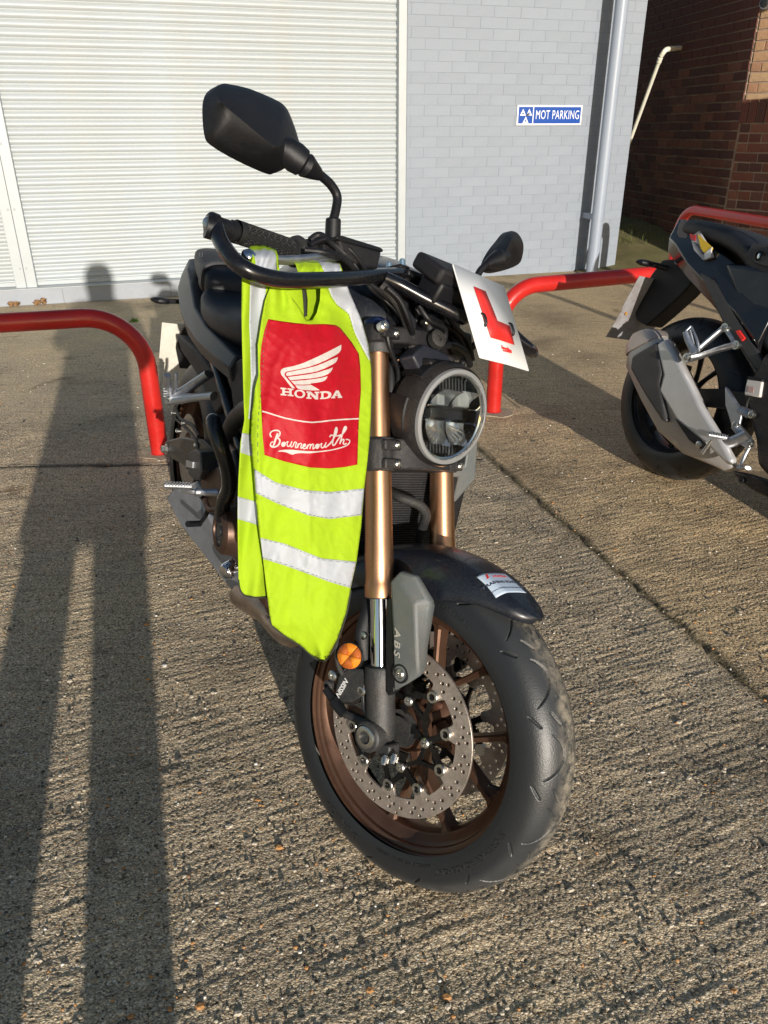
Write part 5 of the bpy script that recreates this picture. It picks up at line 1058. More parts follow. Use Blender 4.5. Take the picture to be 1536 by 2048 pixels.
# rear wheel, swingarm
RX, RZ, RR, RHW = -1.45, .315, .315, .088
rt = tyre_mesh(RX, RZ, RR, RHW, TYM, 400, 40, False); rwm = M()
ringlathe(rwm, (RX, 0, RZ), (0, 1, 0), [(a*1.45, b) for a, b in rp], 96); rw = B('rear_wheel', rwm, BRZ); sub('tyre', rt, None, rw)
def rspoke(cx, cz, mt, par):
    for k in range(5):
        m = M()
        for s in (-1, 1):
            a = [math.radians(72*k+s*d) for d in (5, 12, 18)]; tube(m, [Vector((cx+r*math.cos(t), 0, cz+r*math.sin(t))) for r, t in zip((.04, .11, .195), a)], [.014, .009, .012], n=8, flat=1.5)
        sub('spoke', m, mt, par)
    m = M(); cyl(m, (cx, -.07, cz), (cx, .07, cz), .05, n=32); sub('hub', m, mt, par)
rspoke(RX, RZ, BRZ, rw)
m = M(); curve = curve2d([circ((0, 0), .12, 48), circ((0, 0), .06, 32)]+[circ((.105*math.cos(t), .105*math.sin(t)), .003, 8) for t in [i*6.283/24 for i in range(24)]], .004); m.merge(curve); m.map(lambda v: Vector((RX+v.x, -.082+v.z, RZ+v.y))); sub('brake_disc', m, DISC, rw)
m = M()
for s in (-1, 1):
    loft(m, [[Vector((x, s*y0+dy, z+dz)) for dy, dz in ((-.014, -h_), (.014, -h_), (.014, h_), (-.014, h_))] for x, y0, z, h_ in ((-.93, .115, .44, .035), (-1.10, .13, .42, .05), (-1.30, .135, .37, .042), (-1.44, .135, .325, .030), (-1.50, .135, .31, .018))])
box(m, (-1.03, 0, .44), (.05, .24, .07)); sa = B('swingarm', m, mat('grey brown swingarm', (.07, .065, .058), .42, metal=.4, dust=.4, dustcol=(.2, .17, .14)), bevel=.006)
m = M(); lathe(m, Vector((-1.45, -.150, .318)), (0, -1, 0), [(0, .018), (.006, .018), (.006, .012), (.018, .012), (.018, .006), (.012, 0)], 6); sub('axle_nut', m, ZINC, sa)
# rear hugger, plate, indicator
m = M(); loft(m, [[Vector((x, y, z)) for y, z in ((-w, z0), (-w, z0-.02), (w, z0-.02), (w, z0))] for x, w, z0 in ((-1.52, .05, .76), (-1.66, .045, .74), (-1.80, .05, .66), (-1.86, .055, .58), (-1.87, .03, .50))]); rmg = B('rear_mudguard', m, BLKT, bevel=.004)
def bfx(px, py, f): return BF.hit(px, py, 'x', f)
npo = [(331, 648), (350, 649), (362, 690), (395, 716), (372, 760), (336, 735), (329, 723), (314, 719)]
P = [bfx(a, b, -1.86) for a, b in npo]; P = [Vector((-1.86+(p.z-.6)*.35, p.y, p.z)) for p in P]
tl_, bl_ = P[0], P[-1]; W_ = .22; m = M(); c0 = Vector((-1.84, -.115, .665)); u_ = Vector((-.30, 0, -1)).normalized()
pp = [bfx(331, 648, -1.845), bfx(314, 719, -1.870)]
yl = (pp[0].y+pp[1].y)/2; pl = [(yl, pp[0].z+.0), (yl+.25, pp[0].z+.0), (yl+.25, pp[1].z), (yl+.035, pp[1].z), (yl+.035, pp[1].z-.012), (yl+.25, pp[1].z-.06), (yl+.035, pp[1].z-.085), (yl+.018, pp[1].z-.012), (yl, pp[1].z)]
pl = [(yl, pp[0].z), (yl+.24, pp[0].z), (yl+.24, pp[1].z-.065), (yl+.02, pp[1].z-.065), (yl+.02, pp[1].z-.008), (yl, pp[1].z)]
prism(m, [(y, z) for y, z in pl], -1.872, -1.869, 'x'); B('number_plate', m, PLATE, bevel=.0006)
for s in (-1, 1):
    m = M(); c = Vector((-1.70, s*.150, .745)); loft(m, [[c+Vector((-x, s*0, 0))+Vector((0, a*math.cos(t), b*math.sin(t))) for t in [i*2*math.pi/16 for i in range(16)]] for x, a, b in ((-.02, .01, .008), (0, .038, .012), (.018, .036, .011), (.024, .02, .006))]); ri = B('rear_indicator', m, BLK, sub=1)
    m = M(); tube(m, [c, c-Vector((0, s*.05, -.004)), c-Vector((0, s*.10, -.01))], .008, n=10); sub('indicator_stem', m, BLK, ri)
m = M(); tube(m, [Vector((-.78, .13, .30)), Vector((-.82, .20, .15)), Vector((-.85, .262, .010+.052))], .010, n=10); B('side_stand', m, BLK)
# inner fairing mass so light does not pass through the empty middle
m = M(); box(m, (-.62, 0, .70), (.42, .20, .22)); box(m, (-1.0, 0, .68), (.40, .18, .12)); B('air_box', m, BLK, bevel=.02)
m = M(); P = [bp(a, b, -.09) for a, b in ((352, 668), (392, 700), (420, 740), (452, 800), (430, 830), (400, 760), (360, 700))]; n = len(P); m.add(P+[p+Vector((0, .18, 0)) for p in P], [tuple(range(n)), tuple(range(n, 2*n))]+[(i, (i+1) % n, n+(i+1) % n, n+i) for i in range(n)]); B('inner_mudguard', m, BLKT, bevel=.008)

# ============================================================ L PLATE
TL, TR_, BR_, BL_ = sp3(904, 527, .120), sp3(1008, 573, .120), sp3(1058, 743, .160), sp3(959, 716, .160)
lp = root('learner_plate', SF, 'white square learner plate with a red L tied to the front of the near motorcycle', 'L plate')
nrm = (TR_-TL).cross(BL_-TL).normalized(); nrm = nrm if nrm.x > 0 else -nrm
def lpt(u, v, o): return (TL*(1-u)+TR_*u)*(1-v)+(BL_*(1-u)+BR_*u)*v+nrm*(o+.004*math.sin(u*3.1)*math.sin(v*2.5))
def lpoly(pts, o, n=6):
    m = M(); us = [Vector(p) for p in pts]; pts2 = []
    for i in range(len(us)):
        a, b = us[i], us[(i+1) % len(us)]
        for k in range(n): pts2.append(a+(b-a)*k/n)
    e = [(i, (i+1) % len(pts2)) for i in range(len(pts2))]; r = delaunay_2d_cdt([Vector((p.x, p.y)) for p in pts2], e, [], 1, 1e-7)
    m.add([lpt(v.x, v.y, o) for v in r[0]], [tuple(f) for f in r[2]]); return m
def rr_(x0, y0, x1, y1, r): 
    P = []
    for cx, cy, a0 in ((x1-r, y0+r, -90), (x1-r, y1-r, 0), (x0+r, y1-r, 90), (x0+r, y0+r, 180)):
        P += [(cx+r*math.cos(math.radians(a0+t)), cy+r*math.sin(math.radians(a0+t))) for t in (0, 30, 60, 90)]
    return P
obj('plate', lpoly(rr_(0, 0, 1, 1, .02), 0, 2), WHT, lp, SF, solid=.0018)
def luv(px, py):      # image reading of the plate to its own coordinates
    q = SF.hit(px, py, 'x', .14); best = None
    for it in range(1):
        pass
    # bilinear inverse in the picture
    A_, B_, C_, D_ = (904, 527), (1008, 573), (1058, 743), (959, 716); u, v = .5, .5
    for _ in range(12):
        X = (A_[0]*(1-u)+B_[0]*u)*(1-v)+(D_[0]*(1-u)+C_[0]*u)*v; Y = (A_[1]*(1-u)+B_[1]*u)*(1-v)+(D_[1]*(1-u)+C_[1]*u)*v
        Xu = (B_[0]-A_[0])*(1-v)+(C_[0]-D_[0])*v; Yu = (B_[1]-A_[1])*(1-v)+(C_[1]-D_[1])*v; Xv = (D_[0]*(1-u)+C_[0]*u)-(A_[0]*(1-u)+B_[0]*u); Yv = (D_[1]*(1-u)+C_[1]*u)-(A_[1]*(1-u)+B_[1]*u)
        dt = Xu*Yv-Xv*Yu; u += ((px-X)*Yv-Xv*(py-Y))/dt; v += (Xu*(py-Y)-(px-X)*Yu)/dt
    return (u, v)
obj('red_letter_L', lpoly([luv(*p) for p in ((943, 573), (966, 583), (988, 643), (1015, 653), (1024, 691), (976, 677))], .0013, 5), REDP, lp, SF, solid=.0003)
m = text('Speedline', .062, .001, shear=.3, bold=.003); a0 = luv(1005, 698); a1 = luv(1017, 704)
m.map(lambda v: lpt(luv(1006, 699)[0]+v.x*.85*1.0, luv(1006, 699)[1]-v.y*.85+v.x*.04, .0016+v.z*.0)); obj('maker_lettering', m, REDP, lp, SF)
obj('maker_underline', lpoly([luv(*p) for p in ((1000, 701), (1017, 705), (1017, 708), (1000, 704))], .0016, 3), REDP, lp, SF)
for a, b in (((959, 626), (966, 654)), ((1015, 645), (1023, 673))):
    ua, va = luv(*a); ub, vb = luv(*b); m = M(); tube(m, [lpt(ua, va, -.004), lpt(ua+(ub-ua)*.2, va+(vb-va)*.2, .0035), lpt(ua+(ub-ua)*.8, va+(vb-va)*.8, .0035), lpt(ub, vb, -.004)], .0024, n=8, flat=.6); obj('cable_tie', m, BLK, lp, SF)

# ============================================================ HI-VIS VEST hung over the brake lever
VF = Fr((-.2, 1.05, 0), (.885, .465, 0), (-.465, .885, 0), (0, 0, 1))
def fabric(name, c, rough, wr=.4, sheen=0., em=0., scale=1400, spec=.3):
    m = mat(name, c, rough, bump=.35, bscale=scale, var=.05, vscale=25, dust=.05, spec=spec); p = m.node_tree.nodes['Principled BSDF']
    return m
HIV = fabric('fluorescent yellow fabric', (.35, .53, .010), .75); HIV2 = HIV
TAPE = fabric('silver reflective tape', (.46, .49, .54), .42, scale=2500, spec=.6); VRED = fabric('red vest print', (.44, .003, .014), .45); VWH = fabric('white vest print', (.62, .56, .53), .5)
TRIM = fabric('dark edge binding', (.035, .04, .03), .8)
def interp(tab, y): return float(np.interp(y, [a[1] for a in tab], [a[0] for a in tab]))
LE = [(545, 548), (539.6, 576), (530.6, 600), (523, 642), (515.6, 690), (517, 750), (509.6, 779), (503.6, 833), (502, 875), (507, 935), (510, 980), (517, 1055), (526, 1117), (533.6, 1183), (539.6, 1231), (543, 1249), (600, 1290), (638, 1319)]
RE = [(685, 545), (692, 567), (698, 582), (721, 635), (725, 648), (737, 690), (742, 735), (743, 779), (740, 869), (734, 929), (728, 980), (722, 1055), (713, 1123), (701, 1177), (692, 1225), (674, 1279), (659, 1309), (640, 1318)]
def sstep(a, b, x): t = max(0, min(1, (x-a)/(b-a))); return t*t*(3-2*t)
def base_off(px, py):
    t = (px-490)/(740-490); s = sstep(530, 1000, py); return -(.092+.085*max(0, min(1, t)))*(1-s)-.03*max(0, t)*(1-sstep(900, 1250, py))*s+.012*sstep(1000, 1300, py)
def off_main(px, py):
    l, r = interp(LE, py), interp(RE, py); t = max(-.05, min(1.05, (px-l)/max(20, r-l)))
    o = base_off(px, py)+.016
    cx = .52+.06*math.sin(py/140); o += .024*(1-abs((t-cx)/.55)**1.15)*sstep(600, 700, py)
    o += .0038*math.sin(t*7+py/150)+.0022*math.sin(px/11+py/37)*math.exp(-((t-.12)/.16)**2)*1.6
    o += .0075*noise.noise(Vector((px/46, py/110, 3)))+.0026*noise.noise(Vector(((px+.35*py)/20, py/60, 7)))+.0005*noise.noise(Vector((px/8, py/10, 1)))+.0011*(1-abs(noise.noise(Vector(((px-.6*py)/26, (py+.5*px)/48, 9))))*2.2)**3; o += .004*math.sin(math.atan2(px-545, py-500)*22)*(1-sstep(560, 720, py))
    o += .005*math.exp(-((px-(516+ (py-900)*.03))/7.)**2)*sstep(640, 760, py)
    # crinkles in the lower body
    o += .0022*math.exp(-((px-618-(py-1000)*.0)/6.)**2)*sstep(940, 1000, py)
    o += .010*math.exp(-((px-(600+.2*(py-560)))/16)**2-((py-600)/45)**2)-.008*math.exp(-((px-640)/14)**2-((py-632)/16)**2)
    return o
def off_back(px, py): return base_off(px, py)-.004+.006*math.sin(px/9+py/160)+.0012*math.sin(px/5+py/21)
def vpt(fn, d=0.): return lambda px, py: VF.hit(px, py, 'y', -(fn(px, py)+d))
def dens(pts, step):
    P = []
    for i in range(len(pts)):
        a, b = Vector(pts[i][:2]), Vector(pts[(i+1) % len(pts)][:2]); n = max(1, int((b-a).length/step)); P += [a+(b-a)*k/n for k in range(n)]
    return P
def inside(P, x, y):
    c = False; n = len(P)
    for i in range(n):
        a, b = P[i], P[i-1]
        if (a[1] > y) != (b[1] > y) and x < (b[0]-a[0])*(y-a[1])/(b[1]-a[1])+a[0]: c = not c
    return c
def sheet(pts, fn, step=5.):
    P = dens(pts, step); n = len(P); e = [(i, (i+1) % n) for i in range(n)]; x0, x1 = min(p.x for p in P), max(p.x for p in P); y0, y1 = min(p.y for p in P), max(p.y for p in P); G = list(P)
    y = y0+step*.5; r = 0
    while y < y1:
        x = x0+step*(.25+.5*(r % 2))
        while x < x1:
            if inside(P, x, y) and min((p.x-x)**2+(p.y-y)**2 for p in P) > (step*.55)**2: G.append(Vector((x, y)))
            x += step
        y += step*.87; r += 1
    R_ = delaunay_2d_cdt(G, e, [], 1, 1e-5); m = M(); m.add([fn(v.x, v.y) for v in R_[0]], [tuple(f) for f in R_[2]]); return m
vr = root('safety_vest', Fr(VF.O, *VF.A), 'fluorescent yellow safety vest with red HONDA Bournemouth panel hanging from the brake lever', 'vest')
def VO(name, m, mt, par=vr, **k): return obj(name, m, mt, par, VF if par is vr else None, ang=180, **k)
mainp = [(545, 548), (539.6, 576), (530.6, 600), (523, 642), (515.6, 690), (517, 750), (509.6, 779), (503.6, 833), (502, 875), (507, 935), (510, 980), (517, 1055), (526, 1117), (533.6, 1183), (539.6, 1231), (544, 1250), (569.5, 1270), (600, 1289), (614, 1302), (626, 1311), (638, 1318), (650, 1319), (659, 1309), (674, 1279), (692, 1225), (701, 1177), (713, 1123), (722, 1055), (728, 980), (734, 929), (740, 869), (743, 779), (742, 735), (737, 690), (725, 648), (721, 635), (698, 582), (692, 567), (685, 545), (638, 548), (641, 575), (640, 600), (634, 625), (625, 640), (613, 641), (598, 615), (582, 592), (568, 575), (562, 548)]
FM = vpt(off_main); mp = VO('vest_front', sheet(mainp, FM, 4.), HIV, solid=.0009)
backp = [(484, 548), (483, 630), (485, 720), (487, 780), (489, 839), (481, 884), (477, 959), (475, 1025), (476, 1084), (477, 1159), (480, 1177), (486, 1186), (492, 1190), (510, 1193), (545, 1193), (545, 1100), (535, 1000), (530, 900), (535, 800), (545, 700), (560, 600), (562, 548)]
FB = vpt(off_back); bk_ = VO('vest_back', sheet(backp, FB, 4.), HIV, solid=.0009)
inn = [(556, 548), (655, 548), (650, 660), (590, 660), (560, 600)]
VO('vest_lining', sheet(inn, vpt(lambda x, y: base_off(x, y)-.004+.01*math.sin((x-560)/18)), 5.), HIV, solid=.0009)
VO('zip', sheet([(603, 560), (610, 562), (615, 600), (614, 632), (609, 634), (607, 600)], vpt(lambda x, y: base_off(x, y)-.0005+.01*math.sin((x-560)/18)), 4.), TRIM, solid=.001)
def band_(name, top, bot, fn, mt, par, step=4., d=.0011, **k):
    return VO(name, sheet(top+bot[::-1], vpt(fn, d), step), mt, par, **k)
band_('reflective_strip', [(508.5, 938), (551.6, 965), (608.5, 980), (659, 984), (728.5, 977)], [(511.5, 986), (554.6, 1007), (617.5, 1031), (659.4, 1038), (723, 1030.6)], off_main, TAPE, mp, solid=.0004)
band_('reflective_strip', [(521, 1075.5), (569.5, 1087.5), (599.5, 1099.5), (644, 1117), (712.5, 1123.5)], [(526, 1117.5), (569.5, 1131), (623.4, 1150.4), (659.4, 1164), (701, 1176)], off_main, TAPE, mp, solid=.0004)
band_('reflective_strip', [(655, 546), (685.5, 546), (692, 567), (698.5, 582), (721, 635), (725, 648), (736.5, 690), (740, 720)], [(652, 546), (657, 576), (663, 592), (674, 609), (698, 628), (710, 666), (725, 696), (739, 721)], off_main, TAPE, mp, solid=.0004)
band_('reflective_strip', [(501, 548), (500, 590), (498.5, 650), (500.5, 690), (502, 760), (497, 838)], [(533, 548), (531, 590), (526, 640), (521, 690), (521, 760), (512, 838)], off_back, TAPE, bk_, solid=.0004)
band_('reflective_strip', [(484, 866), (525, 871)], [(481, 905), (522, 919)], off_back, TAPE, bk_, solid=.0004)
band_('reflective_strip', [(475.5, 993), (535, 1010)], [(475.5, 1038), (535, 1056)], off_back, TAPE, bk_, solid=.0004)
def seam(pts, fn, par, d=.0016):
    Q_ = catmull([(x, y, 0) for x, y in pts], 10); m = M(); f = vpt(fn, d)
    for i in range(0, len(Q_)-1, 2): cyl(m, f(Q_[i].x, Q_[i].y), f(Q_[i+1].x, Q_[i+1].y), .00042, n=5)
    o = VO('stitching', m, mat('grey green thread', (.15, .18, .10), .8), par); o['kind'] = 'stuff'
for L_ in ([(509, 940.5), (551.6, 967.5), (608.5, 982.5), (659, 986.5), (728, 979.5)], [(511.5, 983), (554.6, 1004), (617.5, 1028), (659.4, 1035), (723, 1028)], [(521.5, 1078), (569.5, 1090), (599.5, 1102), (644, 1119.5), (712, 1126)], [(526, 1115), (569.5, 1128), (623.4, 1147.6), (659.4, 1161), (701, 1173)]):
    seam(L_, off_main, mp)
seam([(534, 650), (528, 690), (526, 740), (521, 790), (516, 850), (516, 930)], off_main, mp); seam([(654, 576), (661, 592), (672, 609), (696, 628), (708, 666), (723, 696), (737, 721)], off_main, mp)
# edge bindings
def edging(pts, fn, par, r=.0016):
    P = [fn(x, y) for x, y in [(p.x, p.y) for p in [Vector(a) for a in pts]]]; m = M(); tube(m, P, r, n=8, res=5, flat=.7); return VO('edge_binding', m, TRIM, par)
edging([(540, 1233), (544, 1251), (569.5, 1271.5), (600, 1290.5), (614, 1303.5), (626, 1313), (638, 1320), (650, 1321), (660, 1311)], FM, mp)
edging([(660, 1311), (675, 1282), (693, 1228), (702, 1180)], vpt(off_main, -.004), mp, .0022)
edging([(477, 1159), (480, 1178), (486, 1188), (492, 1191.5), (510, 1194.5), (540, 1194.5)], FB, bk_)
# red print
redp = [(536.6, 638), (560, 642), (590, 646), (617.5, 648.5), (650, 648), (671.4, 650), (680, 655), (689, 666), (704, 685), (717.8, 707.6), (720.8, 734.5), (722, 779.5), (717.8, 839.4), (716, 890), (714.8, 929.2), (690, 934), (659, 937), (620, 935), (569.5, 923), (529, 910), (525, 870), (523, 824), (521, 780), (520, 734.6), (521, 710), (523, 690), (529, 660)]
redpan = VO('red_panel', sheet(redp, vpt(off_main, .0009), 4.), VRED, mp, solid=.0003)
def W(pts, step=3.): return sheet([(480+x/5.486, 600+y/5.486) for x, y in pts], vpt(off_main, .0017), step)
wm_ = [[(445, 790), (452, 768), (468, 752), (490, 745), (600, 722), (700, 690), (830, 632), (960, 570), (1113, 490), (1110, 540), (1098, 566), (1080, 585), (1040, 610), (940, 662), (840, 705), (750, 735), (650, 758), (560, 776), (510, 786), (492, 800), (488, 818), (496, 836), (605, 968), (570, 968), (545, 935), (490, 865), (455, 822)],
       [(507, 806), (515, 797), (560, 786), (650, 768), (750, 746), (840, 722), (940, 682), (1000, 654), (1076, 625), (1064, 665), (1050, 685), (1020, 705), (940, 746), (850, 782), (760, 800), (650, 815), (520, 834), (505, 822)],
       [(525, 845), (650, 830), (750, 816), (850, 796), (960, 762), (1020, 739), (1010, 765), (995, 790), (960, 816), (910, 836), (850, 850), (780, 860), (710, 866), (600, 876), (553, 880)],
       [(560, 889), (710, 880), (850, 862), (910, 850), (962, 836), (950, 862), (935, 880), (905, 895), (850, 906), (780, 914), (776, 925), (700, 928), (600, 928)],
       [(606, 936), (700, 937), (785, 934), (830, 960), (878, 990), (800, 992), (740, 990), (680, 984), (632, 970)]]
wg = M()
for w_ in wm_: wg.merge(W(w_))
VO('wing_emblem', wg, VWH, redpan)
def stroke(pts, w, step=3.):    # thick polyline as polygon in panel units
    P = [Vector(p) for p in pts]; L_, R_ = [], []
    for i, p in enumerate(P):
        t = (P[min(i+1, len(P)-1)]-P[max(i-1, 0)]).normalized(); n = Vector((-t.y, t.x)); ww = w[i] if isinstance(w, list) else w; L_.append(p+n*ww/2); R_.append(p-n*ww/2)
    return W([(p.x, p.y) for p in L_]+[(p.x, p.y) for p in R_[::-1]], step)
hm_ = M()
def poly(pts): hm_.merge(W(pts, 2.5))
def slabH(x0, x1, yt, yb, k):  # baseline slopes by k per unit
    f = lambda x, y: (x, y+k*(x-x0))
    s = 16; w = (x1-x0)
    for a, b in ((x0, x0+w*.46), (x0+w*.54, x1)):
        poly([f(a, yt), f(b, yt), f(b, yt+s), f(a, yt+s)]); poly([f(a, yb-s), f(b, yb-s), f(b, yb), f(a, yb)])
        c = (a+b)/2; poly([f(c-13, yt+s-1), f(c+13, yt+s-1), f(c+13, yb-s+1), f(c-13, yb-s+1)])
    c0, c1 = x0+w*.23, x0+w*.77; poly([f(c0+12, (yt+yb)/2-8), f(c1-12, (yt+yb)/2-8), f(c1-12, (yt+yb)/2+8), f(c0+12, (yt+yb)/2+8)])
slabH(445, 586, 960, 1044, .10)
for x, y, rx, ry in ((656, 1030, 60, 46),):
    O1 = [(x+rx*math.cos(t), y+ry*math.sin(t)+.06*(rx*math.cos(t))) for t in [i*2*math.pi/28 for i in range(29)]]; I1 = [(x+(rx-25)*math.cos(t), y+(ry-16)*math.sin(t)+.06*(rx*math.cos(t))) for t in [i*2*math.pi/28 for i in range(29)]]
    hm_.merge(W(O1[:15]+I1[:15][::-1], 2.5)); hm_.merge(W(O1[14:29]+I1[14:29][::-1], 2.5))
poly([(728, 1002), (778, 1004), (832, 1055), (832, 1022), (818, 1021), (818, 1006), (872, 1006), (872, 1021), (858, 1021), (858, 1091), (828, 1091), (768, 1034), (768, 1069), (784, 1070), (784, 1085), (728, 1083), (728, 1068), (742, 1068), (742, 1018), (728, 1017)])
poly([(880, 1004), (944, 1000), (978, 1004), (1000, 1020), (1004, 1040), (996, 1062), (972, 1078), (938, 1085), (878, 1088), (878, 1073), (892, 1072), (892, 1020), (880, 1019)])
poly([(1000, 1066), (1012, 1064), (1052, 994), (1082, 992), (1116, 1058), (1124, 1060), (1124, 1073), (1072, 1075), (1072, 1062), (1080, 1061), (1076, 1052), (1044, 1053), (1038, 1063), (1046, 1064), (1046, 1077), (1000, 1079)])
VO('HONDA_lettering'.lower(), hm_, VWH, redpan)
hr = M(); hr.merge(sheet([(-0+x, y) for x, y in ((480+918/5.486, 600+1022/5.486), (480+946/5.486, 600+1018/5.486), (480+968/5.486, 600+1030/5.486), (480+970/5.486, 600+1052/5.486), (480+950/5.486, 600+1067/5.486), (480+918/5.486, 600+1071/5.486))], vpt(off_main, .0026), 3))
hr.merge(sheet([(480+x/5.486, 600+y/5.486) for x, y in ((1058, 1040), (1066, 1022), (1074, 1040))], vpt(off_main, .0026), 3)); VO('letter_counter', hr, VRED, redpan)
VO('divider_line', stroke([(243, 1221), (300, 1236), (380, 1262), (490, 1295), (600, 1318), (700, 1334), (790, 1343), (880, 1336), (990, 1322), (1140, 1310), (1308, 1302)], 15), VWH, redpan)
bm_ = M()
def C(pts, w=11, cl=False):
    w *= 1.22; Q_ = catmull([(x, y, 0) for x, y in pts], 4, cl); 
    if cl: Q_.append(Q_[0])
    bm_.merge(stroke([(q.x, q.y) for q in Q_], w, 3.5))
C([(415, 1462), (400, 1500), (385, 1545), (372, 1588)], 17); C([(372, 1588), (352, 1610), (332, 1590), (345, 1562), (365, 1555)], 10)
C([(345, 1505), (330, 1475), (345, 1445), (385, 1430), (425, 1436), (440, 1462), (425, 1495), (392, 1512)], 12); C([(392, 1512), (425, 1520), (438, 1548), (425, 1585), (395, 1608), (360, 1612), (335, 1598)], 15)
def letter_o(x, y): C([(x+16, y-22), (x-8, y-16), (x-18, y+6), (x-6, y+24), (x+14, y+16), (x+22, y-8), (x+10, y-22)], 10)
letter_o(476, 1582); C([(492, 1566), (512, 1562), (524, 1548)], 8)
C([(528, 1548), (518, 1580), (522, 1604), (540, 1604), (556, 1580)], 10); C([(570, 1550), (558, 1586), (560, 1610), (578, 1606), (590, 1580)], 10)
C([(590, 1580), (600, 1560), (620, 1566), (612, 1590), (608, 1616), (622, 1618), (636, 1596)], 10)
C([(640, 1574), (632, 1622)], 11); C([(636, 1600), (660, 1574), (676, 1582), (668, 1610), (672, 1628), (690, 1614)], 10)
C([(690, 1612), (716, 1602), (716, 1582), (698, 1586), (690, 1612), (700, 1632), (722, 1626), (738, 1606)], 10)
C([(746, 1586), (736, 1634)], 11); C([(740, 1610), (764, 1584), (776, 1592), (766, 1634)], 10); C([(770, 1608), (794, 1582), (808, 1590), (800, 1618), (806, 1634), (824, 1616)], 10)
letter_o(846, 1604); C([(862, 1588), (882, 1584), (896, 1572)], 8)
C([(900, 1570), (890, 1602), (898, 1622), (918, 1614), (930, 1590)], 10); C([(946, 1562), (932, 1600), (938, 1616), (958, 1604)], 10)
C([(958, 1604), (1000, 1560), (1050, 1480), (1066, 1428), (1058, 1398), (1046, 1420), (1030, 1500), (1016, 1570), (1024, 1596), (1046, 1582)], 12)
C([(985, 1505), (1000, 1482), (1040, 1492), (1090, 1486), (1130, 1470)], 11)
C([(1046, 1582), (1090, 1510), (1150, 1440), (1168, 1405), (1158, 1388), (1140, 1410), (1118, 1490), (1096, 1580)], 12); C([(1100, 1560), (1126, 1530), (1142, 1538), (1132, 1570), (1146, 1584), (1170, 1570)], 11)
C([(1160, 1530), (1190, 1532), (1205, 1550), (1190, 1580), (1150, 1606), (1080, 1628), (980, 1650), (860, 1664), (760, 1668), (660, 1664)], 10)
bm_.merge(W([(412, 1665), (430, 1652), (480, 1643), (560, 1642), (660, 1652), (760, 1660), (860, 1658), (860, 1672), (760, 1682), (660, 1680), (610, 1686), (580, 1697), (555, 1692), (510, 1672), (460, 1664)], 3.5))
VO('bournemouth_lettering', bm_, VWH, redpan)
# the two shoulder loops over the lever
def loop(pts, mt, name, f0=.014, pk=496, d=0., par=vr):
    def fn(x, y):
        k = max(0, 1-(y-pk)/22.); return SF.hit(x, y, 'x', f0+d-.030*k**2+.003*math.sin(x/6.)+.0015*math.sin(x/3.1+y/7))
    m = sheet(pts, fn, 3.); o = obj(name, m, mt, par, SF if par is vr else None, ang=180, solid=.0012 if not d else .0004); return o
l1 = loop([(496, 500), (499, 494), (506, 491), (521, 490), (537, 494), (552, 500), (556, 512), (557, 530), (561, 552), (500, 556), (484, 552), (492, 532), (503, 524), (506, 513), (502, 503)], HIV, 'shoulder_loop')
loop([(506, 494), (521, 491), (537, 495), (548, 500), (552, 512), (553, 530), (556, 552), (530, 554), (516, 554), (512, 530), (509, 512)], TAPE, 'reflective_strip', d=.0014, par=l1)
l2 = loop([(583, 514), (592, 511), (610, 516), (634, 521), (652, 523), (679, 526), (684, 540), (688, 556), (640, 562), (600, 562), (596, 546), (592, 530)], HIV, 'shoulder_loop', f0=.024, pk=518)
loop([(634, 521.5), (652, 523.5), (678, 526.5), (682, 540), (686, 555), (655, 560), (649, 545), (643, 532)], TAPE, 'reflective_strip', f0=.024, pk=518, d=.0014, par=l2)

# ============================================================ FAR MOTORCYCLE
m2 = root('motorcycle', TF, 'black motorcycle with silver silencer seen from its right rear, parked at the right edge', 'motorcycle')
def T(name, m, mt, p=m2, **k): return obj(name, m, mt, p, TF, **k)
def tp(px, py, l): return TF.hit(px, py, 'y', l)
def plate(pts, l, th, par_l=None):
    P = [tp(a, b, l) if len(q_) == 2 else tp(a, b, q_[2]) for q_ in pts for a, b in [q_[:2]]]; n = len(P); m = M(); m.add(P+[p+Vector((0, th, 0)) for p in P], [tuple(range(n)), tuple(range(n, 2*n))]+[(i, (i+1) % n, n+(i+1) % n, n+i) for i in range(n)]); return m
BW = mat('satin black wheel', (.014, .014, .016), .35, metal=.3, dust=.25)
t2 = tyre_mesh(0, .315, .315, .082, TYM, 700, 60, True); wm2 = M(); ringlathe(wm2, (0, 0, .315), (0, 1, 0), [(a*1.4, b) for a, b in rp], 96); w2_ = T('rear_wheel', wm2, BW); sub('tyre', t2, None, w2_)
rspoke(0, .315, BW, w2_)
wv = [((.118+.004*math.sin(12*t))*math.cos(t), (.118+.004*math.sin(12*t))*math.sin(t)) for t in [i*2*math.pi/144 for i in range(144)]]
cu = curve2d([wv, circ((0, 0), .078, 40)]+[circ(((.092+.012*(i % 2))*math.cos(i*.2244), (.092+.012*(i % 2))*math.sin(i*.2244)), .0032, 8) for i in range(28)], .005); m = M(); m.merge(cu); m.map(lambda v: Vector((v.x, -.078+v.z, .315+v.y))); sub('brake_disc', m, DISC, w2_)
m = M(); box(m, (-.02, -.088, .42), (.10, .05, .06)); tube(m, [Vector((.03, -.09, .40)), Vector((-.02, -.11, .37)), Vector((.02, -.11, .36))], .005, n=8); T('rear_brake_caliper', m, LUG, bevel=.01)
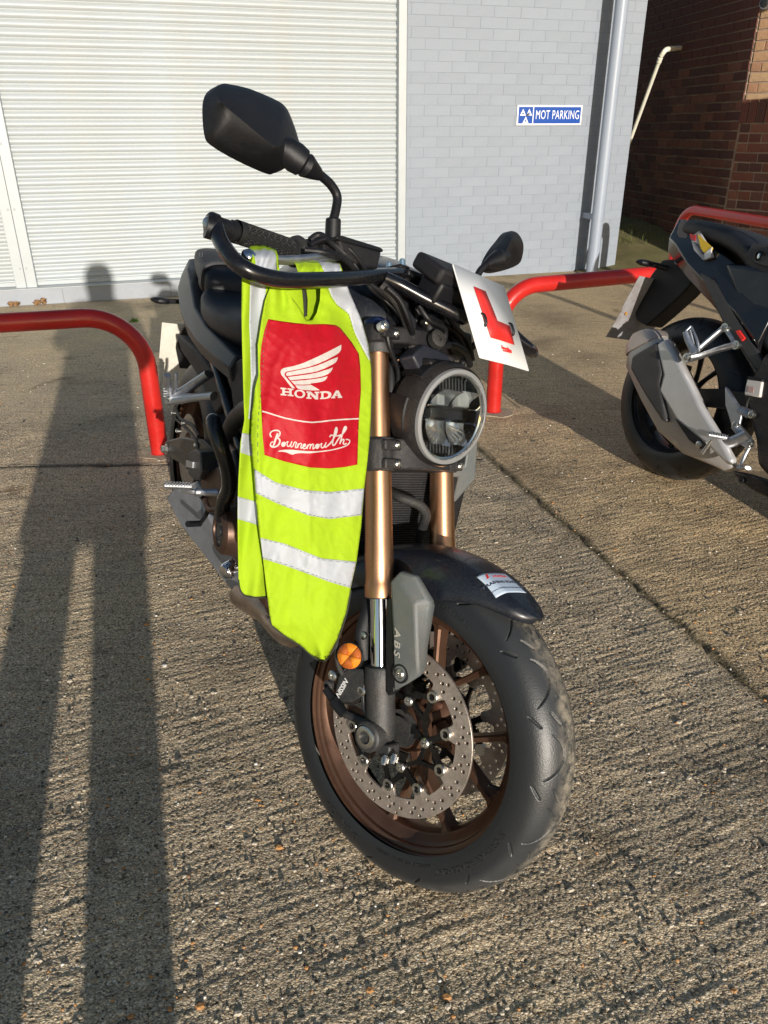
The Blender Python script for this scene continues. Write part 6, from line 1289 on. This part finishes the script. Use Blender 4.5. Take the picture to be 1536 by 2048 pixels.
# silencer: shield, body, end cap
def lofted(stations, e=3.):  # (px,py top),(px,py bottom), l centre, half thickness
    m = M(); secs = []
    for (a, b), (c, d), l, h in stations:
        P, Q = tp(a, b, l), tp(c, d, l); mid = (P+Q)/2; r = (P-Q)/2; row = []
        for i in range(28):
            t = 2*math.pi*i/28; cc, ss = math.cos(t), math.sin(t); row.append(mid+r*math.copysign(abs(ss)**(2/e), ss)+Vector((0, h*math.copysign(abs(cc)**(2/e), cc), 0)))
        secs.append(row)
    loft(m, secs); return m
ex2 = T('silencer', lofted([((1333, 672), (1264, 712), -.165, .045), ((1345, 690), (1261, 735), -.165, .052), ((1372, 745), (1290, 800), -.160, .052), ((1400, 800), (1325, 865), -.155, .048), ((1432, 860), (1372, 908), -.145, .038), ((1462, 915), (1436, 934), -.13, .026), ((1472, 934), (1456, 944), -.12, .022)], 3.2), mat('satin silencer', (.48, .46, .44), .34, metal=.35, var=.1, dust=.15), ang=50)
sub('end_cap', lofted([((1308, 657), (1272, 672), -.165, .036), ((1326, 662), (1262, 692), -.165, .046), ((1335, 673), (1261, 713), -.165, .0505)], 3.2), mat('champagne end cap', (.50, .43, .39), .32, metal=.5, var=.1), ex2, ang=50)
m = plate([(1313, 682), (1262, 712), (1259, 738), (1288, 790), (1322, 842), (1333, 845), (1318, 765), (1323, 745)], -.224, .03); sub('heat_shield', m, mat('dark heat shield', (.05, .05, .055), .42, metal=.3, dust=.2), ex2, bevel=.013, seg=4)
m = plate([(1311, 688), (1331, 677), (1350, 712), (1385, 778), (1400, 812), (1442, 880), (1465, 922), (1455, 932), (1415, 893), (1352, 842), (1316, 782), (1325, 750)], -.222, .035); sub('silver_shield', m, mat('satin silver shield', (.60, .60, .61), .30, metal=.35, var=.12, vscale=8, dust=.1), ex2, bevel=.014, seg=4)
m = plate([(1350, 838), (1392, 872), (1410, 892), (1401, 898), (1378, 880)], -.224, .01); sub('slot', m, BLK, ex2)
b_ = tp(1398, 889, -.225); m = M(); lathe(m, b_, (0, -1, 0), [(0, .012), (.004, .012), (.006, .009), (.006, .004), (.002, .004), (.002, 0)], 20); sub('bolt', m, ZINC, ex2)
# tail, seat, panels
m = M(); loft(m, [sell((x, 0, z), w, u, d, e, 36) for x, z, w, u, d, e in ((-.255, .925, .05, .03, .02, 2.6), (-.235, .925, .085, .036, .03, 2.8), (-.14, .925, .105, .040, .035, 3), (.02, .915, .115, .040, .04, 3), (.11, .89, .12, .040, .05, 3), (.16, .865, .125, .03, .06, 3), (.22, .835, .135, .035, .07, 3), (.35, .815, .14, .035, .08, 3), (.50, .815, .13, .035, .08, 3), (.60, .83, .10, .02, .06, 3))]); T('seat', m, SEAT, ang=60, sub=1)
m = M(); loft(m, [[Vector((x, -wt, zt)), Vector((x, -wm, zm)), Vector((x, -wm*.8, zb_)), Vector((x, wm*.8, zb_)), Vector((x, wm, zm)), Vector((x, wt, zt))] for x, zt, zm, zb_, wt, wm in ((-.29, .95, .90, .86, .03, .05), (-.262, .955, .88, .83, .06, .08), (-.20, .92, .86, .80, .075, .10), (-.09, .885, .80, .75, .10, .125), (.05, .85, .74, .69, .11, .14), (.20, .80, .68, .62, .12, .15), (.34, .74, .60, .55, .13, .155))]); tc2 = T('tail_cowl', m, mat('gloss black fairing', (.007, .008, .012), .2, coat=.5, dust=.06), bevel=.004, ang=25)
m = plate([(1365, 437), (1385, 452), (1375, 470), (1381, 515), (1372, 500), (1353, 468), (1357, 448)], -.088, .03); sub('tail_tip', m, mat('brown grey tail plastic', (.17, .145, .145), .4, dust=.2), tc2, bevel=.004)
m = plate([(1381, 475), (1397, 462), (1420, 500), (1425, 514), (1406, 520), (1388, 500)], -.1265, .01); lab = sub('warning_sticker', m, mat('grey silver sticker', (.40, .40, .42), .4), tc2)
m = plate([(1395, 468), (1425, 496), (1418, 512), (1402, 500)], -.1285, .004); sub('sticker_patch', m, YEL, lab)
m = plate([(1408, 508), (1424, 494), (1420, 514), (1410, 519)], -.130, .003); sub('sticker_patch', m, WHT, lab)
m = plate([(1379, 467), (1391, 470), (1390, 482), (1381, 478)], -.130, .003); sub('sticker_patch', m, REDL, lab)
m = M(); 
for k in range(5): m.merge(plate([(1390+k*3, 484+k*5), (1399+k*3, 490+k*5), (1398+k*3, 492+k*5), (1389+k*3, 486+k*5)], -.1287, .001))
sub('sticker_text', m, mat('dark print', (.04, .05, .08), .5), lab)
m = plate([(1505, 486), (1536, 486), (1560, 495), (1560, 530), (1530, 533), (1508, 527), (1490, 512)], -.150, .03); sc2 = T('side_cover', m, mat('carbon textured cover', (.04, .042, .048), .45, bump=1., bscale=900), bevel=.005)
k_ = tp(1519, 512, -.156); m = M(); lathe(m, k_, (0, -1, 0), [(0, .017), (.006, .017), (.007, .013), (.001, .012), (.001, 0)], 28); sub('lock_surround', m, BLK, sc2)
m = M(); lathe(m, k_, (0, -1, 0), [(.001, .010), (.004, .009), (.005, 0)], 20); m.map(lambda v: Vector((k_.x+(v.x-k_.x)*.55, v.y, v.z))); sub('key_barrel', m, CHR, sc2)
m = plate([(1445, 525), (1560, 535), (1600, 700), (1600, 800), (1520, 690), (1470, 600)], -.135, .12); T('fuel_tank_side', m, DBL, bevel=.02, seg=3)
m = plate([(1398, 545), (1424, 560), (1500, 680), (1560, 780), (1600, 830), (1600, 860), (1530, 760), (1450, 655)], -.150, .02); T('lower_side_panel', m, mat('dark grey fairing', (.03, .031, .034), .35, dust=.1), bevel=.004)
m = M(); tube(m, [tp(1425, 560, -.13), tp(1470, 660, -.13), tp(1510, 730, -.13), tp(1570, 830, -.13)], .014, n=12); T('subframe_tube', m, GLB)
m = plate([(1470, 662), (1477, 660), (1489, 676), (1483, 682)], -.158, .01); T('red_reflector', m, REDP, bevel=.001)
# tidy: mudguard arm, number plate, indicators
def pb_(pts, x, dx):
    P = [TF.hit(a, b, 'x', x) for a, b in pts]; n = len(P); m = M(); m.add(P+[p+Vector((dx, 0, 0)) for p in P], [tuple(range(n)), tuple(range(n, 2*n))]+[(i, (i+1) % n, n+(i+1) % n, n+i) for i in range(n)]); return m
m = plate([(1324, 520), (1345, 518), (1372, 524), (1400, 533), (1418, 540), (1392, 556), (1362, 590), (1318, 630), (1292, 652), (1272, 640), (1270, 625), (1288, 588), (1292, 566), (1303, 548)], -.045, .09); tid = T('tail_tidy', m, BLKT, bevel=.006)
m = plate([(1345, 516), (1400, 523), (1416, 541), (1398, 538), (1350, 528)], -.058, .012); sub('tidy_arm', m, mat('pale bracket', (.45, .46, .44), .4, metal=.5), tid, bevel=.002)
# plate lies in a slanting plane square to the machine
PX0 = -.34
q1, q2, q3, q4 = tp(1279, 552, -.125), tp(1212, 674, -.125), tp(1283, 676, .10), tp(1340, 600, .10)
dn = (q2-q1); x_up = q1; W2 = .23
y0 = -.125; P = [Vector((q1.x, y0, q1.z)), Vector((q1.x+dn.x*.52, y0, q1.z+dn.z*.52)), Vector((q1.x+dn.x*.52, y0+.008, q1.z+dn.z*.52)), Vector((q1.x+dn.x*.62, y0+.006, q1.z+dn.z*.62)), Vector((q1.x+dn.x, y0, q1.z+dn.z)), Vector((q1.x+dn.x, y0+W2, q1.z+dn.z)), Vector((q1.x, y0+W2, q1.z))]
nn = Vector((dn.z, 0, -dn.x)).normalized(); n = len(P); m = M(); m.add(P+[p+nn*.0022 for p in P], [tuple(range(n)), tuple(range(n, 2*n))]+[(i, (i+1) % n, n+(i+1) % n, n+i) for i in range(n)]); np2 = T('number_plate', m, PLATE2, bevel=.0004)
m = M(); c = tp(1274, 623, -.09); c = Vector((q1.x+dn.x*.58, -.092, q1.z+dn.z*.58)); lathe(m, c-nn*.006, nn, [(0, .006), (.012, .006)], 12); sub('plate_screw', m, mat('orange screw cap', (.5, .25, .05), .5), np2)
for s, (a, b) in ((-1, (1285, 525)), (1, (1352, 545))):
    c = tp(1290, 526, -.13) if s < 0 else Vector((tp(1290, 526, -.13).x, .13, tp(1290, 526, -.13).z)); m = M()
    loft(m, [[c+Vector((x, 0, 0))+Vector((0, aa*math.cos(t), bb*math.sin(t))) for t in [i*2*math.pi/16 for i in range(16)]] for x, aa, bb in ((-.024, .020, .006), (-.018, .038, .012), (0, .042, .014), (.02, .034, .012), (.026, .01, .006))]); ri = T('rear_indicator', m, BLK, sub=1)
    m = M(); tube(m, [c, c+Vector((0.01, -s*.05, .0)), c+Vector((.04, -s*.10, -.005))], .011, n=10); sub('indicator_stem', m, BLK, ri)
# pillion peg bracket
def rod(pts, r, flat=.6): m = M(); tube(m, [tp(*p) for p in pts], r, n=12, flat=flat); return m
m = M(); m.merge(rod([(1374, 714, -.235), (1395, 700, -.205), (1440, 662, -.16), (1450, 655, -.155)], [.024, .016, .016, .019])); m.merge(rod([(1374, 718, -.235), (1400, 712, -.20), (1440, 698, -.165), (1471, 690, -.155)], [.023, .016, .016, .019])); m.merge(rod([(1452, 657, -.15), (1463, 673, -.15), (1472, 688, -.15)], .010)); pg2 = T('pillion_peg_bracket', m, ALU)
m = M(); m.merge(rod([(1390, 706, -.232), (1377, 680, -.24), (1371, 663, -.245)], [.014, .013, .010])); m.merge(rod([(1398, 703, -.222), (1394, 680, -.225), (1382, 652, -.23)], [.005, .005, .004])); m.merge(rod([(1371, 663, -.245), (1382, 652, -.23)], .004)); m.merge(rod([(1380, 660, -.24), (1388, 690, -.232)], .004)); sub('pillion_peg', m, ALU, pg2)
for a, b, l in ((1449, 655, -.160), (1471, 690, -.160), (1372, 715, -.25)):
    c = tp(a, b, l); m = M(); lathe(m, c+Vector((0, .01, 0)), (0, -1, 0), [(0, .015), (.012, .015), (.012, .009), (.015, .009), (.016, .006), (.016, .004), (.012, .0035), (.012, 0)], 20); sub('bolt', m, ZINC, pg2)
# rider footrest hanger
m = plate([(1449, 773), (1455, 778), (1480, 815), (1483, 828), (1478, 850), (1488, 880), (1500, 892), (1494, 898), (1478, 888), (1462, 850), (1450, 810)], -.19, .012); hg = T('footrest_hanger', m, ALU, bevel=.004)
m = M(); m.merge(rod([(1478, 818, -.185), (1500, 828, -.175)], [.014, .018])); m.merge(rod([(1470, 850, -.19), (1498, 886, -.175)], [.015, .018])); m.merge(rod([(1495, 870, -.19), (1462, 885, -.20), (1450, 884, -.205)], [.018, .020, .017])); sub('hanger_arm', m, ALU, hg)
for a, b, l in ((1502, 829, -.185), (1499, 887, -.185), (1470, 849, -.195)):
    c = tp(a, b, l); m = M(); lathe(m, c+Vector((0, .01, 0)), (0, -1, 0), [(0, .0125), (.012, .0125), (.012, .0085), (.015, .0085), (.016, .005), (.012, .004), (.012, 0)], 20); sub('bolt', m, ZINC, hg)
m = M(); a, b = tp(1416, 870, -.275), tp(1452, 876, -.215); tube(m, [a, b], .008, n=8, smooth=False)
for k in range(7):
    c = a+(b-a)*(k+.5)/7; box(m, c+Vector((.006, 0, .008)), (.007, .004, .007)); box(m, c+Vector((-.006, 0, .008)), (.007, .004, .007))
sub('footpeg', m, ALU, hg)
m = M(); m.merge(rod([(1424, 880, -.262), (1404, 908, -.268)], .006)); sub('peg_feeler', m, ZINC, hg)
m = M(); m.merge(rod([(1500, 892, -.17), (1488, 915, -.18), (1482, 935, -.20), (1496, 936, -.24)], [.006, .006, .006, .010])); m.merge(rod([(1475, 934, -.215), (1503, 938, -.215)], .007)); T('brake_pedal', m, ALU)
m = plate([(1494, 757), (1524, 763), (1519, 795), (1488, 790), (1490, 774)], -.175, .035); br2 = T('brake_fluid_bottle', m, mat('white reservoir', (.62, .60, .58), .45), bevel=.004)
m = plate([(1496, 772), (1508, 774), (1506, 786), (1495, 784)], -.1765, .001); sub('bottle_mark', m, mat('pink mark', (.5, .34, .32), .6), br2)
m = plate([(1495, 752), (1525, 758), (1524, 764), (1494, 758)], -.177, .04); sub('bottle_cap', m, BLK, br2, bevel=.002)
m = M(); m.merge(rod([(1502, 795, -.16), (1495, 812, -.16), (1500, 830, -.15)], .008)); T('brake_hose', m, RUB)
# swingarm and lower body
m = M()
for s in (-1, 1): loft(m, [[Vector((x, s*.115+dy, z+dz)) for dy, dz in ((-.013, -h_), (.013, -h_), (.013, h_), (-.013, h_))] for x, z, h_ in ((.52, .43, .03), (.25, .385, .036), (0, .325, .026), (-.06, .315, .018))])
T('swingarm', m, BLK, bevel=.005)
m = plate([(1482, 790), (1530, 700), (1640, 800), (1640, 1020), (1560, 985), (1512, 930), (1508, 880)], -.165, .30); e2 = T('engine', m, mat('black engine case', (.018, .018, .02), .45, metal=.3, bump=.4, dust=.2), bevel=.02)
m = plate([(1459, 940), (1500, 948), (1600, 980), (1640, 1000), (1640, 1040), (1590, 1025), (1510, 985), (1480, 965)], -.15, .25); T('belly_pan', m, GLB, bevel=.008)
c = tp(1483, 960, -.155); m = M(); lathe(m, c, (0, -1, 0), [(0, .01), (.004, .009), (.005, 0)], 14); T('bolt', m, BLK)
# front half, outside the picture but throwing its shadow into it
m = M(); loft(m, [sell((x, 0, z), w, u, d, 2.5, 28) for x, w, z, u, d in ((.56, .08, .88, .04, .06), (.64, .14, .91, .09, .14), (.80, .16, .93, .10, .16), (.95, .14, .93, .08, .14), (1.02, .08, .92, .04, .08))]); T('fuel_tank', m, DBL, ang=60)
fw2 = M(); FX = 1.41; ringlathe(fw2, (FX, 0, .3), (0, 1, 0), rp, 64); f2 = T('front_wheel', fw2, BW); sub('tyre', tyre_mesh(FX, .3, .3, .0615, TYM, 300, 30, False), None, f2); rspoke(FX, .3, BW, f2)
m = M()
for s in (-1, 1): tube(m, [(FX, s*.1, .3), (FX-.30, s*.1, .95)], .024, n=14, smooth=False)
T('fork_leg', m, BLK); m = M(); tube(m, [(1.02, -.36, 1.0), (1.06, -.2, 1.03), (1.09, 0, 1.02), (1.06, .2, 1.03), (1.02, .36, 1.0)], .014, n=12); T('handlebar', m, BLK)
m = M(); loft(m, [sell((x, 0, z), w, u, u, 2.4, 24) for x, z, w, u in ((1.08, .86, .09, .09), (1.20, .86, .13, .12), (1.30, .84, .10, .10), (1.34, .82, .04, .05))]); T('front_cowl', m, GLB, ang=60)
for s in (-1, 1):
    m = M(); tube(m, [(1.06, s*.2, 1.03), (1.08, s*.27, 1.12)], .007, n=8, smooth=False); loft(m, [[Vector((1.09+dx, s*.31+a*math.cos(t), 1.15+b*math.sin(t))) for t in [i*2*math.pi/20 for i in range(20)]] for dx, a, b in ((-.015, .06, .035), (.005, .07, .045), (.03, .04, .025))]); T('mirror', m, BLK)
m = M(); box(m, (.80, 0, .52), (.45, .30, .34)); box(m, (1.03, 0, .62), (.06, .32, .26)); T('engine_block', m, BLK, bevel=.03)
m = M(); tube(m, [Vector((.62, .13, .30)), Vector((.58, .22, .12)), Vector((.56, .30, .065))], .011, n=10); T('side_stand', m, BLK)
m = M(); arc = [[Vector((FX+r*math.cos(math.radians(a)), y, .3+r*math.sin(math.radians(a)))) for y, r in ((-.07, .29), (-.05, .32), (0, .328), (.05, .32), (.07, .29), (.0, .318))] for a in range(35, 125, 10)]; loft(m, arc); T('mudguard', m, GLB)
